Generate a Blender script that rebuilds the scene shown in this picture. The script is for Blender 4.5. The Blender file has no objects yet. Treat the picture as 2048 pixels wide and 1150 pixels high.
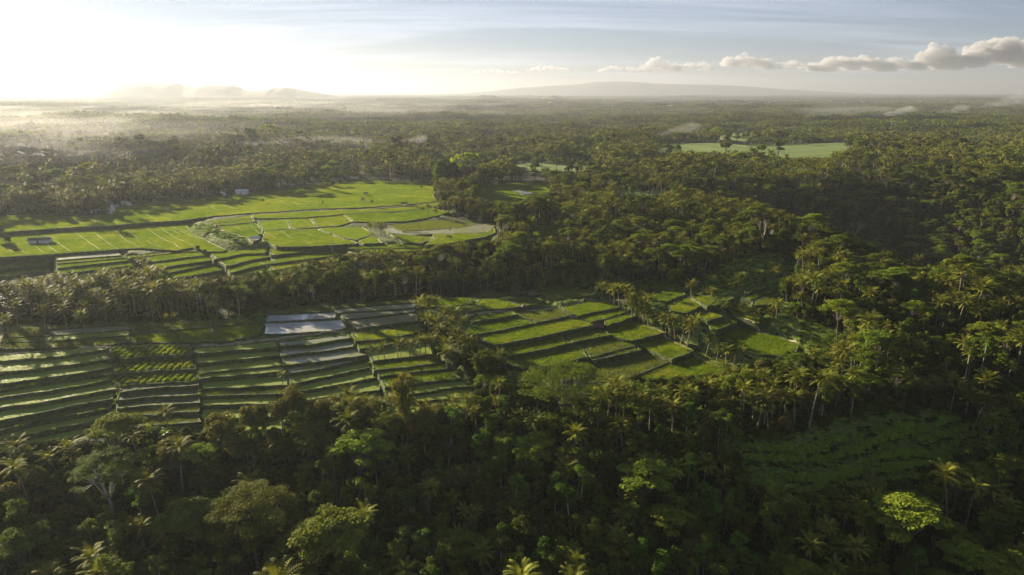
import bpy, bmesh, math, random
import numpy as np
from mathutils import Vector, noise, Matrix, geometry
R = math.radians
rnd = random.Random(7)
scene = bpy.context.scene
COL = scene.collection

# ------------------------------------------------------------------ camera
H = 100.0                      # drone height above the lower paddies
F = 1365.0                     # focal length in photo pixels (24 mm on 36 mm)
PITCH = math.atan((575 - 183) / F)
CP, SP = math.cos(PITCH), math.sin(PITCH)
cam = bpy.data.cameras.new('camera'); cam_o = bpy.data.objects.new('camera', cam)
COL.objects.link(cam_o)
cam.lens = 24; cam.sensor_width = 36; cam.clip_start = 1; cam.clip_end = 300000
cam_o.location = (0, 0, H); cam_o.rotation_euler = (math.pi / 2 - PITCH, 0, 0)
scene.camera = cam_o

def ray(px, py):
    x = (px - 1024) / F; u = -(py - 575) / F
    return (x, CP + u * SP, -SP + u * CP)
def on_plane(px, py, z):
    d = ray(px, py); t = (z - H) / d[2]
    return (d[0] * t, d[1] * t)
def project(x, y, z):
    dz = z - H
    depth = y * CP - dz * SP; up = y * SP + dz * CP
    if depth < 1: return (-9999, -9999)
    return (1024 + F * x / depth, 575 - F * up / depth)

# ------------------------------------------------------------------ lie of the land
def sst(a, b, v):
    t = min(1.0, max(0.0, (v - a) / (b - a))); return t * t * (3 - 2 * t)
def lerp_tab(tab, v):
    if v <= tab[0][0]: return tab[0][1]
    for (a, p), (b, q) in zip(tab, tab[1:]):
        if v <= b: return p + (q - p) * (v - a) / (b - a)
    return tab[-1][1]
EDGE = [(-400, 205), (-150, 200), (-100, 205), (-60, 213), (0, 216), (40, 212), (80, 208), (115, 222), (150, 238), (200, 250), (300, 262), (500, 280)]
PROF = [(0, 0), (320, 0.0), (334, -1.5), (346, -7.5), (358, -5.0), (375, 1.5), (432, 6.8), (470, 7.6), (640, 8.6), (1000, 8), (3000, 0), (9000, -5)]
CREST = [(60, 900), (120, 620), (160, 500), (185, 440), (208, 380), (232, 340), (262, 310), (330, 285), (520, 240)]
def fbm(x, y, s, oct=4):
    return noise.fractal(Vector((x / s, y / s, 3.7)), 1.0, 2.0, oct)
def crest_dist(x, y):
    best = 1e9; side = 1
    for (ax, ay), (bx, by) in zip(CREST, CREST[1:]):
        dx, dy = bx - ax, by - ay
        t = max(0, min(1, ((x - ax) * dx + (y - ay) * dy) / (dx * dx + dy * dy)))
        qx, qy = ax + dx * t, ay + dy * t
        d = math.hypot(x - qx, y - qy)
        if d < best:
            best = d; side = 1 if dx * (y - ay) - dy * (x - ax) > 0 else -1
    return best * side
def base(x, y):
    if y >= 320:
        z = lerp_tab(PROF, y)
        if 330 < y < 372: z += sst(70, 110, x) * (lerp_tab([(334, -1.0), (372, 0.8)], y) - z)
    else:
        z = base_top(x, y)
    ye = lerp_tab(EDGE, x)
    d = ye - y
    if d > 0:                                   # near ravine
        zz = lerp_tab(EDGE, x)
        ztop = base_top(x, ye)
        z = ztop - 34 * (1 - math.exp(-d * 0.62 / 34)) - 2.0 * sst(0, 8, d) + 3.0 * fbm(x, y, 45) * sst(5, 40, d)
    if x > 20 and y > 200:                      # right ravine
        c = crest_dist(x, y)
        if c > 0 and x > 60:
            w = 1 - sst(560, 700, y + 0.25 * (300 - x))
            dep = 60 * sst(0, 85, c) * (1 - sst(120, 330, c)) * w
            z -= dep
        z += 5.0 * math.exp(-((x - 250) ** 2 / 60 ** 2 + (y - 290) ** 2 / 45 ** 2))
    z += 3.5 * math.exp(-((x - 142) ** 2 / 48 ** 2 + (y - 388) ** 2 / 42 ** 2))
    if y > 650:
        k = sst(650, 1000, y)
        z += k * (24 * fbm(x * .55, y * 1.6, 420, 3) + 7 * fbm(x + 900, y, 150, 3))
        if y > 3000: z += 20 * sst(3000, 7000, y) * fbm(x, y * 2.2, 2600, 4)
    elif y > 330:
        z += 0.6 * fbm(x, y, 60)
    return z
def base_top(x, y):
    k = 1 - sst(296, 328, y)
    ya = y + k * 0.22 * (max(-300, min(-60, x)) + 100) * -1
    yb = y - k * 0.40 * (max(-30, min(105, x)) - 30)
    a = -0.03 * (320 - ya) if ya > 268 else -1.56 - 0.165 * (268 - ya)
    b = -0.105 * (320 - yb)
    t = sst(-70, -10, x); return min(0.6, a * (1 - t) + b * t)
def unproject(px, py):
    d = ray(px, py); t = 60.0; prev = t
    while t < 30000:
        if H + d[2] * t <= base(d[0] * t, d[1] * t): break
        prev = t; t += max(1.0, t * 0.01)
    for _ in range(18):
        m = 0.5 * (prev + t)
        if H + d[2] * m <= base(d[0] * m, d[1] * m): t = m
        else: prev = m
    return (d[0] * t, d[1] * t, base(d[0] * t, d[1] * t))

# ------------------------------------------------------------------ object helpers
def link(o, parent=None):
    COL.objects.link(o)
    if parent is not None: o.parent = parent
    return o
def tag(o, label=None, cat=None, group=None, kind=None):
    if label: o['label'] = label
    if cat: o['category'] = cat
    if group: o['group'] = group
    if kind: o['kind'] = kind
    return o
def mesh_from(name, verts, faces, mats=(), midx=None, smooth=False):
    me = bpy.data.meshes.new(name)
    me.from_pydata(verts, [], faces)
    for m in mats: me.materials.append(m)
    if midx is not None: me.polygons.foreach_set('material_index', midx)
    if smooth: me.polygons.foreach_set('use_smooth', [True] * len(me.polygons))
    me.update()
    return me
def obj(name, me, parent=None): return link(bpy.data.objects.new(name, me), parent)
class MB:
    def __init__(s): s.v = []; s.f = []; s.m = []
    def face(s, pts, m=0):
        n = len(s.v); s.v.extend([tuple(p) for p in pts]); s.f.append(tuple(range(n, n + len(pts)))); s.m.append(m)
    def box(s, x0, x1, y0, y1, z0, z1, m=0):
        n = len(s.v)
        s.v += [(x, y, z) for z in (z0, z1) for y in (y0, y1) for x in (x0, x1)]
        for q in ((0, 2, 3, 1), (4, 5, 7, 6), (0, 1, 5, 4), (2, 6, 7, 3), (0, 4, 6, 2), (1, 3, 7, 5)):
            s.f.append(tuple(n + i for i in q)); s.m.append(m)
    def tube(s, pts, rads, sides=6, m=0):
        n = len(s.v); P = [Vector(p) for p in pts]
        for i, p in enumerate(P):
            d = (P[min(i + 1, len(P) - 1)] - P[max(i - 1, 0)]).normalized()
            u = d.cross(Vector((0.3, 1, 0.1))).normalized(); w = d.cross(u)
            for k in range(sides):
                a = 2 * math.pi * k / sides
                s.v.append(tuple(p + (u * math.cos(a) + w * math.sin(a)) * rads[i]))
        for i in range(len(P) - 1):
            for k in range(sides):
                k2 = (k + 1) % sides
                s.f.append((n + i * sides + k, n + i * sides + k2, n + (i + 1) * sides + k2, n + (i + 1) * sides + k)); s.m.append(m)
    def mesh(s, name, mats, smooth=False): return mesh_from(name, s.v, s.f, mats, s.m, smooth)
def ordinal(n):
    if 10 <= n % 100 <= 20: return '%dth' % n
    return '%d%s' % (n, {1: 'st', 2: 'nd', 3: 'rd'}.get(n % 10, 'th'))
HAZE_TOP, HAZE_COL, HAZE_D, HAZE_G = 500, (0.43, 0.46, 0.515), 0.00008, 0.40
SUN_AZ_D, SUN_EL_D, SUN_E, SUN_COL = 47, 14.5, 5, (1.0, 0.855, 0.61)
SKY_DUST, SKY_S, CIRRUS, EXPO, SKY_GAM = 0.3, 0.05, 0.65, 1.95, 0.60
# ------------------------------------------------------------------ materials
def new_mat(name):
    m = bpy.data.materials.new(name); m.use_nodes = True
    nt = m.node_tree; nt.nodes.clear()
    return m, nt, nt.nodes, nt.links
def N(nt, t, **kw):
    n = nt.nodes.new(t)
    for k, v in kw.items():
        if k in n.inputs: n.inputs[k].default_value = v
        else: setattr(n, k, v)
    return n
def coords(nt, scale=1.0, sx=1, sy=1, sz=1):
    tc = N(nt, 'ShaderNodeTexCoord'); mp = N(nt, 'ShaderNodeMapping')
    mp.inputs['Scale'].default_value = (scale * sx, scale * sy, scale * sz)
    nt.links.new(tc.outputs['Object'], mp.inputs[0]); return mp.outputs[0]
def noise_ramp(nt, vec, scale, cols, detail=5, rough=0.6, lo=0.35, hi=0.65):
    n = N(nt, 'ShaderNodeTexNoise'); n.inputs['Scale'].default_value = scale
    n.inputs['Detail'].default_value = detail; n.inputs['Roughness'].default_value = rough
    if vec is not None: nt.links.new(vec, n.inputs['Vector'])
    r = N(nt, 'ShaderNodeValToRGB'); e = r.color_ramp.elements
    k = len(cols)
    e[0].position = lo; e[0].color = (*cols[0], 1); e[1].position = hi; e[1].color = (*cols[-1], 1)
    for i in range(1, k - 1):
        q = e.new(lo + (hi - lo) * i / (k - 1)); q.color = (*cols[i], 1)
    nt.links.new(n.outputs[0], r.inputs[0])
    return n, r
def mixc(nt, a, b, f, mode='MIX'):
    m = N(nt, 'ShaderNodeMix', data_type='RGBA', blend_type=mode)
    for s, v in ((6, a), (7, b)):
        if isinstance(v, tuple): m.inputs[s].default_value = (*v, 1)
        else: nt.links.new(v, m.inputs[s])
    if isinstance(f, (int, float)): m.inputs[0].default_value = f
    else: nt.links.new(f, m.inputs[0])
    return m.outputs[2]
def finish(nt, shader):
    o = N(nt, 'ShaderNodeOutputMaterial'); nt.links.new(shader, o.inputs['Surface'])
def foliage(name, c1, c2, c3, rough=0.5, spec=0.3, trans=0.35, tcol=None, hue=0.03, vary=0.35, world=False):
    m, nt, nd, lk = new_mat(name)
    oi = N(nt, 'ShaderNodeObjectInfo')
    tc = N(nt, 'ShaderNodeTexCoord')
    if world:
        ge = N(nt, 'ShaderNodeNewGeometry'); n, r = noise_ramp(nt, ge.outputs['Position'], 0.04, [c1, c2, c3], 6, 0.7, 0.36, 0.64)
    else: n, r = noise_ramp(nt, tc.outputs['Object'], 0.45, [c1, c2, c3], 3, 0.6, 0.3, 0.7)
    hs = N(nt, 'ShaderNodeHueSaturation')
    lk.new(r.outputs[0], hs.inputs['Color'])
    mr = N(nt, 'ShaderNodeMapRange'); mr.inputs[3].default_value = 0.5 - hue; mr.inputs[4].default_value = 0.5 + hue
    lk.new(oi.outputs['Random'], mr.inputs[0]); lk.new(mr.outputs[0], hs.inputs['Hue'])
    fr = N(nt, 'ShaderNodeMath', operation='MULTIPLY'); fr.inputs[1].default_value = 7.31
    lk.new(oi.outputs['Random'], fr.inputs[0])
    f2 = N(nt, 'ShaderNodeMath', operation='FRACT'); lk.new(fr.outputs[0], f2.inputs[0])
    m2 = N(nt, 'ShaderNodeMapRange'); m2.inputs[3].default_value = 1 - vary; m2.inputs[4].default_value = 1 + vary
    lk.new(f2.outputs[0], m2.inputs[0]); lk.new(m2.outputs[0], hs.inputs['Value'])
    p = N(nt, 'ShaderNodeBsdfPrincipled'); p.inputs['Roughness'].default_value = rough + 0.12
    p.inputs['Specular IOR Level'].default_value = spec * 0.12; p.inputs['Specular Tint'].default_value = (0.95, 0.9, 0.5, 1)
    lk.new(hs.outputs[0], p.inputs['Base Color'])
    t = N(nt, 'ShaderNodeBsdfTranslucent')
    tint = mixc(nt, hs.outputs[0], tcol or (1.5, 1.6, 0.5), 1.0, 'MULTIPLY')
    lk.new(tint, t.inputs[0])
    mx = N(nt, 'ShaderNodeMixShader'); mx.inputs[0].default_value = trans
    lk.new(p.outputs[0], mx.inputs[1]); lk.new(t.outputs[0], mx.inputs[2])
    finish(nt, mx.outputs[0]); return m
def solid(name, cols, scale=1.0, rough=0.85, bump=0.0, bscale=3.0, bdist=0.2, metal=0, spec=0.3, lo=.35, hi=.65):
    m, nt, nd, lk = new_mat(name)
    v = coords(nt)
    n, r = noise_ramp(nt, v, scale, cols, 6, 0.65, lo, hi)
    p = N(nt, 'ShaderNodeBsdfPrincipled'); p.inputs['Roughness'].default_value = rough; p.inputs['Metallic'].default_value = metal
    p.inputs['Specular IOR Level'].default_value = spec
    lk.new(r.outputs[0], p.inputs['Base Color'])
    if bump:
        b = N(nt, 'ShaderNodeBump'); b.inputs['Strength'].default_value = bump; b.inputs['Distance'].default_value = bdist
        n2 = N(nt, 'ShaderNodeTexNoise'); n2.inputs['Scale'].default_value = bscale; n2.inputs['Detail'].default_value = 4
        lk.new(v, n2.inputs['Vector']); lk.new(n2.outputs[0], b.inputs['Height']); lk.new(b.outputs[0], p.inputs['Normal'])
    finish(nt, p.outputs[0]); return m
M = {}
M['palm'] = foliage('palm_leaf', (0.062, 0.074, 0.009), (0.125, 0.139, 0.018), (0.250, 0.240, 0.045), 0.5, 0.3, 0.24, (1.5, 1.4, 0.5), 0.015, 0.3)
M['leaf'] = foliage('broad_leaf', (0.031, 0.046, 0.006), (0.059, 0.080, 0.010), (0.103, 0.124, 0.018), 0.6, 0.2, 0.28, (1.5, 1.5, 0.5), 0.03, 0.45)
M['leaf_brown'] = foliage('bronze_leaf', (0.072, 0.076, 0.017), (0.120, 0.122, 0.028), (0.192, 0.184, 0.046), 0.55, 0.3, 0.3, (1.4, 1.25, 0.6), 0.015, 0.25)
M['feather'] = foliage('feathery_leaf', (0.084, 0.118, 0.012), (0.129, 0.166, 0.018), (0.211, 0.244, 0.031), 0.55, 0.25, 0.34, (1.5, 1.5, 0.5), 0.02, 0.3)
M['lime'] = foliage('lime_leaf', (0.09, 0.11, 0.018), (0.14, 0.165, 0.027), (0.19, 0.21, 0.045), 0.5, 0.3, 0.4, (1.3, 1.4, 0.5), 0.01, 0.15)
M['slender'] = foliage('slender_leaf', (0.051, 0.082, 0.009), (0.085, 0.120, 0.013), (0.133, 0.162, 0.019), 0.5, 0.3, 0.32, (1.4, 1.6, 0.6), 0.03, 0.35)
M['banana'] = foliage('banana_leaf', (0.09, 0.14, 0.02), (0.14, 0.2, 0.03), (0.2, 0.25, 0.05), 0.35, 0.5, 0.42, (1.3, 1.5, 0.4), 0.015, 0.25)
M['bush'] = foliage('bush_leaf', (0.022, 0.036, 0.006), (0.042, 0.060, 0.008), (0.073, 0.099, 0.012), 0.55, 0.3, 0.28, (1.5, 1.5, 0.5), 0.03, 0.5)
M['grasstuft'] = foliage('grass_blade', (0.09, 0.14, 0.02), (0.13, 0.19, 0.03), (0.2, 0.22, 0.055), 0.6, 0.2, 0.4, (1.3, 1.4, 0.5), 0.015, 0.3)
M['rice_b'] = foliage('rice_bright', (0.117, 0.171, 0.013), (0.162, 0.203, 0.018), (0.234, 0.243, 0.036), 0.55, 0.2, 0.45, (1.3, 1.4, 0.4), 0.006, 0.10, True)
M['rice_c'] = foliage('rice_deep', (0.085, 0.14, 0.012), (0.12, 0.175, 0.018), (0.18, 0.215, 0.03), 0.55, 0.2, 0.45, (1.3, 1.4, 0.4), 0.006, 0.10, True)
M['lush'] = foliage('lush_grass', (0.2, 0.28, 0.04), (0.26, 0.36, 0.05), (0.34, 0.4, 0.08), 0.6, 0.2, 0.4, (1.3, 1.4, 0.5), 0.01, 0.2)  # grass colour raised to stand in for light missing in the shaded hollow
M['rice_y'] = foliage('rice_yellow', (0.14, 0.19, 0.02), (0.17, 0.22, 0.025), (0.2, 0.24, 0.03), 0.55, 0.2, 0.45, (1.25, 1.4, 0.4), 0.008, 0.1)
M['rice_o'] = foliage('rice_olive', (0.12, 0.145, 0.022), (0.15, 0.17, 0.03), (0.18, 0.19, 0.04), 0.6, 0.2, 0.4, (1.25, 1.35, 0.45), 0.01, 0.15)
M['bark_grey'] = solid('palm_bark', [(0.13, 0.11, 0.08), (0.27, 0.24, 0.18)], 1.2, 0.85, 0.5, 5)
M['bark_mid'] = solid('grey_bark', [(0.1, 0.09, 0.07), (0.2, 0.18, 0.14)], 0.8, 0.85, 0.3, 4)
M['bark_pale'] = solid('pale_bark', [(0.26, 0.24, 0.19), (0.44, 0.41, 0.33)], 0.8, 0.8, 0.3, 4)
M['bark_dark'] = solid('dark_bark', [(0.07, 0.055, 0.04), (0.15, 0.12, 0.09)], 1.5, 0.9, 0.5, 4)
M['rice_soil_b'] = solid('rice_bed_bright', [(0.09, 0.13, 0.01), (0.16, 0.18, 0.02)], 0.08, 0.8, 0.7, 3.5, 0.35)
M['rice_soil_y'] = solid('rice_bed_yellow', [(0.1, 0.14, 0.015), (0.14, 0.18, 0.02)], 0.4, 0.8, 0.7, 3.5, 0.35)
M['rice_soil_o'] = solid('rice_bed_olive', [(0.06, 0.08, 0.018), (0.095, 0.11, 0.03)], 0.5, 0.85, 0.7, 3.5, 0.3)
M['rice_far'] = solid('rice_bed_far', [(0.07, 0.12, 0.012), (0.11, 0.165, 0.02), (0.15, 0.18, 0.03)], 0.03, 0.9, 0.7, 1.5, 0.5)
M['mud'] = solid('dry_mud', [(0.13, 0.12, 0.055), (0.19, 0.165, 0.085), (0.12, 0.14, 0.04)], 0.35, 0.85, 0.6, 3, 0.2)
M['bund'] = solid('bund_grass', [(0.035, 0.05, 0.010), (0.06, 0.08, 0.018), (0.12, 0.12, 0.045)], 0.55, 0.9, 1.0, 2.2, 0.5)
M['bund_pale'] = solid('bund_straw', [(0.17, 0.18, 0.06), (0.28, 0.27, 0.12)], 0.5, 0.9, 0.6, 3, 0.2)
M['path'] = solid('dirt_path', [(0.2, 0.16, 0.09), (0.32, 0.26, 0.16), (0.13, 0.13, 0.05)], 0.4, 0.9, 0.5, 3, 0.15)
def water(name, mudc, green, amount, rough=0.07, ior=1.5):
    m, nt, nd, lk = new_mat(name)
    v = coords(nt)
    n, r = noise_ramp(nt, v, 0.12, [(0, 0, 0), (1, 1, 1)], 8, 0.75, 0.62 - amount * 0.5, 0.72 - amount * 0.3)
    n3, r3 = noise_ramp(nt, v, 0.3, [tuple(c * .7 for c in mudc), mudc], 4)
    p = N(nt, 'ShaderNodeBsdfPrincipled'); p.inputs['Roughness'].default_value = rough; p.inputs['IOR'].default_value = ior
    lk.new(r3.outputs[0], p.inputs['Base Color'])
    b = N(nt, 'ShaderNodeBump'); b.inputs['Strength'].default_value = 0.15; b.inputs['Distance'].default_value = 0.05
    n2 = N(nt, 'ShaderNodeTexNoise'); n2.inputs['Scale'].default_value = 1.3; lk.new(v, n2.inputs['Vector'])
    lk.new(n2.outputs[0], b.inputs['Height']); lk.new(b.outputs[0], p.inputs['Normal'])
    q = N(nt, 'ShaderNodeBsdfPrincipled'); q.inputs['Roughness'].default_value = 0.8
    q.inputs['Base Color'].default_value = (*green, 1); q.inputs['Specular IOR Level'].default_value = 0.08
    mx = N(nt, 'ShaderNodeMixShader'); lk.new(r.outputs[0], mx.inputs[0])
    lk.new(p.outputs[0], mx.inputs[1]); lk.new(q.outputs[0], mx.inputs[2])
    finish(nt, mx.outputs[0]); return m
M['pond'] = water('paddy_water', (0.5, 0.49, 0.43), (0.1, 0.13, 0.03), 0.0, 0.12, 2.0)
M['wet'] = water('wet_mud', (0.27, 0.26, 0.18), (0.15, 0.17, 0.06), 0.4, 0.25)
M['seedling'] = water('seedling_water', (0.19, 0.2, 0.08), (0.175, 0.215, 0.035), 0.85, 0.45, 1.33)
# terrain: dark undergrowth with grass where no trees grow
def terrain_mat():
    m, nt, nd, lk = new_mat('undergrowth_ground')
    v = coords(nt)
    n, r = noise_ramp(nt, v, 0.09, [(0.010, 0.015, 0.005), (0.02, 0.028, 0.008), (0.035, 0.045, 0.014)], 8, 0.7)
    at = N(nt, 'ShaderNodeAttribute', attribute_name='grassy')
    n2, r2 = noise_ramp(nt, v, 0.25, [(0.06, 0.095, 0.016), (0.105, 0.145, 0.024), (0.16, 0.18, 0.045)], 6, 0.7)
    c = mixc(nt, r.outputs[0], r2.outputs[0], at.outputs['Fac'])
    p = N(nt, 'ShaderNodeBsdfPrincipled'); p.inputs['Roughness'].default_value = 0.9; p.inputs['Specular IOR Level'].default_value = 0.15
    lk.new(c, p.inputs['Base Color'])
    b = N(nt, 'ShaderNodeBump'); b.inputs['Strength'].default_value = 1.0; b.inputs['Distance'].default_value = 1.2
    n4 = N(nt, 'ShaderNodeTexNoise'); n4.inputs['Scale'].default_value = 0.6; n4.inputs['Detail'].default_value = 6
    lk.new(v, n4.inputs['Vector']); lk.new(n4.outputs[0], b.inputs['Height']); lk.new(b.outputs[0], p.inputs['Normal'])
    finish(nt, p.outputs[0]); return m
M['terrain'] = terrain_mat()
M['hill'] = solid('forested_hill', [(0.03, 0.045, 0.02), (0.05, 0.07, 0.03)], 0.004, 0.95)
M['plaster'] = solid('white_plaster', [(0.62, 0.6, 0.55), (0.78, 0.76, 0.72)], 0.6, 0.8)
M['tile_dark'] = solid('dark_roof_tile', [(0.08, 0.06, 0.05), (0.14, 0.1, 0.085)], 1.2, 0.8, 0.5, 6)
M['tin'] = solid('sheet_roof', [(0.45, 0.44, 0.42), (0.62, 0.62, 0.6)], 0.7, 0.45, 0.2, 5, 0.1, 0.3)
M['thatch'] = solid('old_thatch', [(0.1, 0.075, 0.05), (0.2, 0.15, 0.1)], 1.5, 0.95, 0.8, 8)
M['red_roof'] = solid('rusty_red_roof', [(0.07, 0.03, 0.025), (0.13, 0.055, 0.045)], 1.2, 0.85, 0.4, 6)
M['wood'] = solid('weathered_wood', [(0.12, 0.09, 0.06), (0.22, 0.17, 0.12)], 2.0, 0.85)
M['glass'] = solid('dark_glass', [(0.02, 0.025, 0.03), (0.04, 0.045, 0.05)], 1.0, 0.1, spec=0.6)
M['cloud'] = solid('cloud_white', [(0.42, 0.41, 0.43), (0.5, 0.48, 0.49)], 0.001, 1.0, spec=0.0)
# ------------------------------------------------------------------ rice paddies (outlines traced, laid on the ground in metres)
K = 1533 / 400
def C1(*p): return [(0 + x / K, 600 + y / K) for x, y in p]
def C2(*p): return [(360 + x / K, 600 + y / K) for x, y in p]
def C3(*p): return [(660 + x / K, 560 + y / K) for x, y in p]
def C4(*p): return [(900 + x / K, 540 + y / K) for x, y in p]
def C5(*p): return [(1260 + x / K, 480 + y / K) for x, y in p]
def C6(*p): return [(0 + x / K, 350 + y / K) for x, y in p]
def C7(*p): return [(360 + x / K, 340 + y / K) for x, y in p]
def C8(*p): return [(720 + x / K, 340 + y / K) for x, y in p]
PAD = []        # (pixel outline, kind, dz)
def P(pts, kind, dz=0.0, lv=None): PAD.append((pts, kind, dz, lv))
def strips(edges, kinds, dz=0.0):
    """edges: list of polylines ordered far to near, one terrace between each pair"""
    for i, k in enumerate(kinds):
        if k: P(edges[i] + edges[i + 1][::-1], k, dz)
# A: terraces at the lower left
strips([C1((-900, 470), (0, 420), (400, 392), (810, 350)),
        C1((-900, 540), (0, 475), (100, 465), (450, 437), (720, 402), (815, 385)),
        C1((-900, 640), (0, 560), (350, 522), (620, 485), (830, 460)),
        C1((-900, 735), (0, 645), (350, 600), (700, 548), (850, 520)),
        C1((-900, 790), (0, 690), (300, 645), (600, 603), (855, 568)),
        C1((-900, 860), (0, 750), (350, 705), (700, 640), (885, 603)),
        C1((-900, 950), (0, 830), (300, 790), (600, 735), (900, 682)),
        C1((-900, 1050), (0, 925), (300, 870), (600, 800), (860, 765)),
        C1((-900, 1130), (0, 1005), (250, 945), (500, 895), (860, 825)),
        C1((-900, 1200), (0, 1072), (170, 1045), (450, 985), (860, 900)),
        C1((-900, 1280), (0, 1150), (180, 1118), (450, 1075), (860, 985))],
       's' 's' 's' 'o' 's' 's' 's' 'o' 's' 's')
# B: vegetable beds and overgrown terraces between
strips([C1((830, 350), (1200, 345), (1480, 345)),
        C1((835, 460), (1150, 430), (1490, 415)),
        C1((860, 570), (1200, 545), (1500, 530)),
        C1((920, 660), (1200, 640), (1520, 620)),
        C1((920, 712), (1200, 675), (1525, 655)),
        C1((890, 770), (1200, 745), (1530, 725)),
        C1((900, 830), (1200, 810), (1535, 790)),
        C1((900, 900), (1200, 880), (1535, 855)),
        C1((900, 980), (1200, 960), (1535, 940))], 'vvvgggoo')
# C: flooded terraces
strips([C2((110, 372), (450, 345), (740, 312)),
        C2((120, 415), (400, 392), (745, 360)),
        C2((130, 492), (400, 462), (772, 425)),
        C2((140, 568), (450, 535), (790, 505)),
        C2((145, 608), (450, 580), (812, 548)),
        C2((160, 682), (450, 672), (820, 655)),
        C2((165, 740), (450, 728), (812, 725)),
        C2((170, 808), (480, 800), (800, 805)),
        C2((165, 912), (470, 905), (800, 900)),
        C2((160, 1010), (470, 1000), (800, 995))], 's' 's' 's' 's' 's' 'o' 's' 's' 's')
strips([C2((752, 325), (1000, 300), (1285, 265)),
        C2((760, 352), (1000, 345), (1310, 290)),
        C2((782, 428), (1000, 405), (1335, 360)),
        C2((802, 505), (1100, 470), (1425, 425)),
        C2((830, 568), (1100, 525), (1435, 452)),
        C2((840, 648), (1150, 585), (1472, 515)),
        C2((840, 712), (1250, 650), (1533, 590)),
        C2((840, 800), (1250, 725), (1533, 690)),
        C2((840, 880), (1250, 820), (1533, 780))], ['S', 'S', 'S', 'S', 's', 's', 's', 's'])
# D: right end of the flooded terraces
P(C3((165, 405), (400, 385), (620, 352), (690, 350), (720, 385), (600, 420), (450, 450), (195, 472)), 'b')
strips([C3((205, 478), (460, 455), (620, 425), (740, 395)),
        C3((230, 530), (420, 505), (760, 440))], 'b')
strips([C3((240, 535), (430, 512), (770, 448)),
        C3((320, 625), (600, 590), (790, 572)),
        C3((340, 695), (600, 668), (830, 640)),
        C3((380, 740), (650, 705), (910, 680)),
        C3((420, 828), (700, 790), (1000, 758)),
        C3((440, 910), (800, 850), (1085, 820)),
        C3((440, 960), (800, 925), (1105, 890)),
        C3((440, 1040), (800, 1000), (1105, 970))], 'sbbb' 'sss')
# E: long band under the tree belt
P(C1((-900, 170), (40, 150), (40, 205), (12, 372), (-900, 420)), 'd')
strips([C1((60, 205), (390, 195)), C1((45, 285), (385, 278)), C1((35, 328), (382, 318)), C1((15, 378), (380, 368))], 'ooo')
strips([C1((395, 195), (980, 165)), C1((395, 225), (985, 190)), C1((392, 278), (990, 232)), C1((390, 318), (985, 272)), C1((388, 368), (700, 362), (985, 330))], 'oSso')
P(C1((990, 190), (1380, 160), (1960, 145), (1960, 180), (1380, 225), (995, 262)), 'o')
P(C1((990, 268), (1380, 228), (1700, 195), (1960, 165), (2005, 180), (1995, 265), (1780, 312), (1400, 330), (1000, 328)), 'b')
P(C2((640, 180), (1000, 163), (1240, 150), (1285, 215), (1230, 232), (800, 262), (640, 266)), 'w')
P(C2((660, 120), (1190, 92), (1195, 143), (650, 172)), 'w')
P(C2((640, 85), (1180, 60), (1190, 88), (650, 114)), 'o')
P(C3((110, 312), (400, 285), (660, 250), (690, 315), (450, 345), (200, 378)), 'd')
P(C3((70, 262), (400, 240), (660, 222), (655, 244), (110, 306)), 'S')
P(C3((20, 225), (300, 205), (640, 180), (655, 216), (60, 256)), 'S')
P(C3((20, 195), (300, 175), (650, 150), (650, 175), (40, 220)), 'o')
# F: green terraces in the middle
P(C3((870, 212), (1090, 190), (1180, 222), (960, 275), (880, 285)), 'o', lv='u')
P(C3((660, 150), (870, 130), (1080, 140), (1090, 185), (870, 205), (680, 210)), 'b')
P(C4((190, 262), (240, 225), (450, 220), (480, 250), (540, 285), (290, 305), (265, 298)), 'b', lv='u')
P(C4((455, 222), (560, 212), (715, 240), (700, 256), (545, 284), (485, 248)), 'o', lv='u')
P(C4((720, 190), (960, 152), (1100, 150), (1145, 186), (900, 235), (750, 250)), 'o')
P(C4((560, 195), (700, 165), (1090, 112), (1100, 146), (955, 148), (715, 186), (600, 205)), 'b')
P(C4((250, 195), (520, 165), (880, 110), (1080, 85), (1088, 108), (700, 160), (550, 190), (260, 217)), 'o')
P(C4((150, 375), (480, 318), (520, 345), (160, 402)), 'b')
P(C4((130, 412), (525, 350), (645, 412), (240, 490), (110, 515)), 'b', lv='a')
P(C4((500, 322), (820, 280), (925, 350), (655, 408), (530, 345)), 'o', lv='a')
P(C4((850, 285), (1190, 228), (1300, 290), (970, 355), (925, 338)), 'b', lv='a')
P(C4((1000, 355), (1310, 302), (1345, 318), (1190, 378), (1085, 400), (985, 370)), 'b', lv='b')
P(C4((240, 495), (650, 418), (925, 370), (1080, 398), (1095, 425), (790, 492), (350, 580), (230, 545)), 'b', lv='b')
P(C4((1190, 385), (1400, 330), (1425, 358), (1185, 432)), 'b')
P(C4((352, 588), (790, 500), (850, 488), (920, 560), (800, 595), (440, 662), (395, 625)), 'b', lv='c')
P(C4((862, 484), (1150, 440), (1230, 502), (932, 556)), 'o', lv='c')
P(C4((1180, 440), (1420, 375), (1540, 428), (1660, 480), (1390, 545), (1240, 510)), 'b')
P(C4((445, 668), (800, 603), (1000, 560), (1050, 668), (800, 730), (560, 755), (450, 725)), 'b', lv='d')
P(C4((1006, 560), (1240, 515), (1440, 580), (1070, 668)), 'o', lv='d')
P(C4((1080, 678), (1440, 592), (1462, 618), (1100, 692)), 'o')
P(C5((25, 790), (200, 700), (250, 710), (480, 850), (322, 920), (70, 817)), 'b')
P([(1176, 724), (1280, 707), (1300, 706), (1343, 723), (1275, 750), (1250, 762), (1178, 765)], 'o')
P(C4((440, 770), (800, 738), (1060, 690), (1060, 800), (900, 850), (450, 860)), 'b')
P(C5((70, 1012), (325, 930), (480, 858), (560, 870), (780, 990), (640, 1060), (100, 1090)), 'b')
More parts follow.
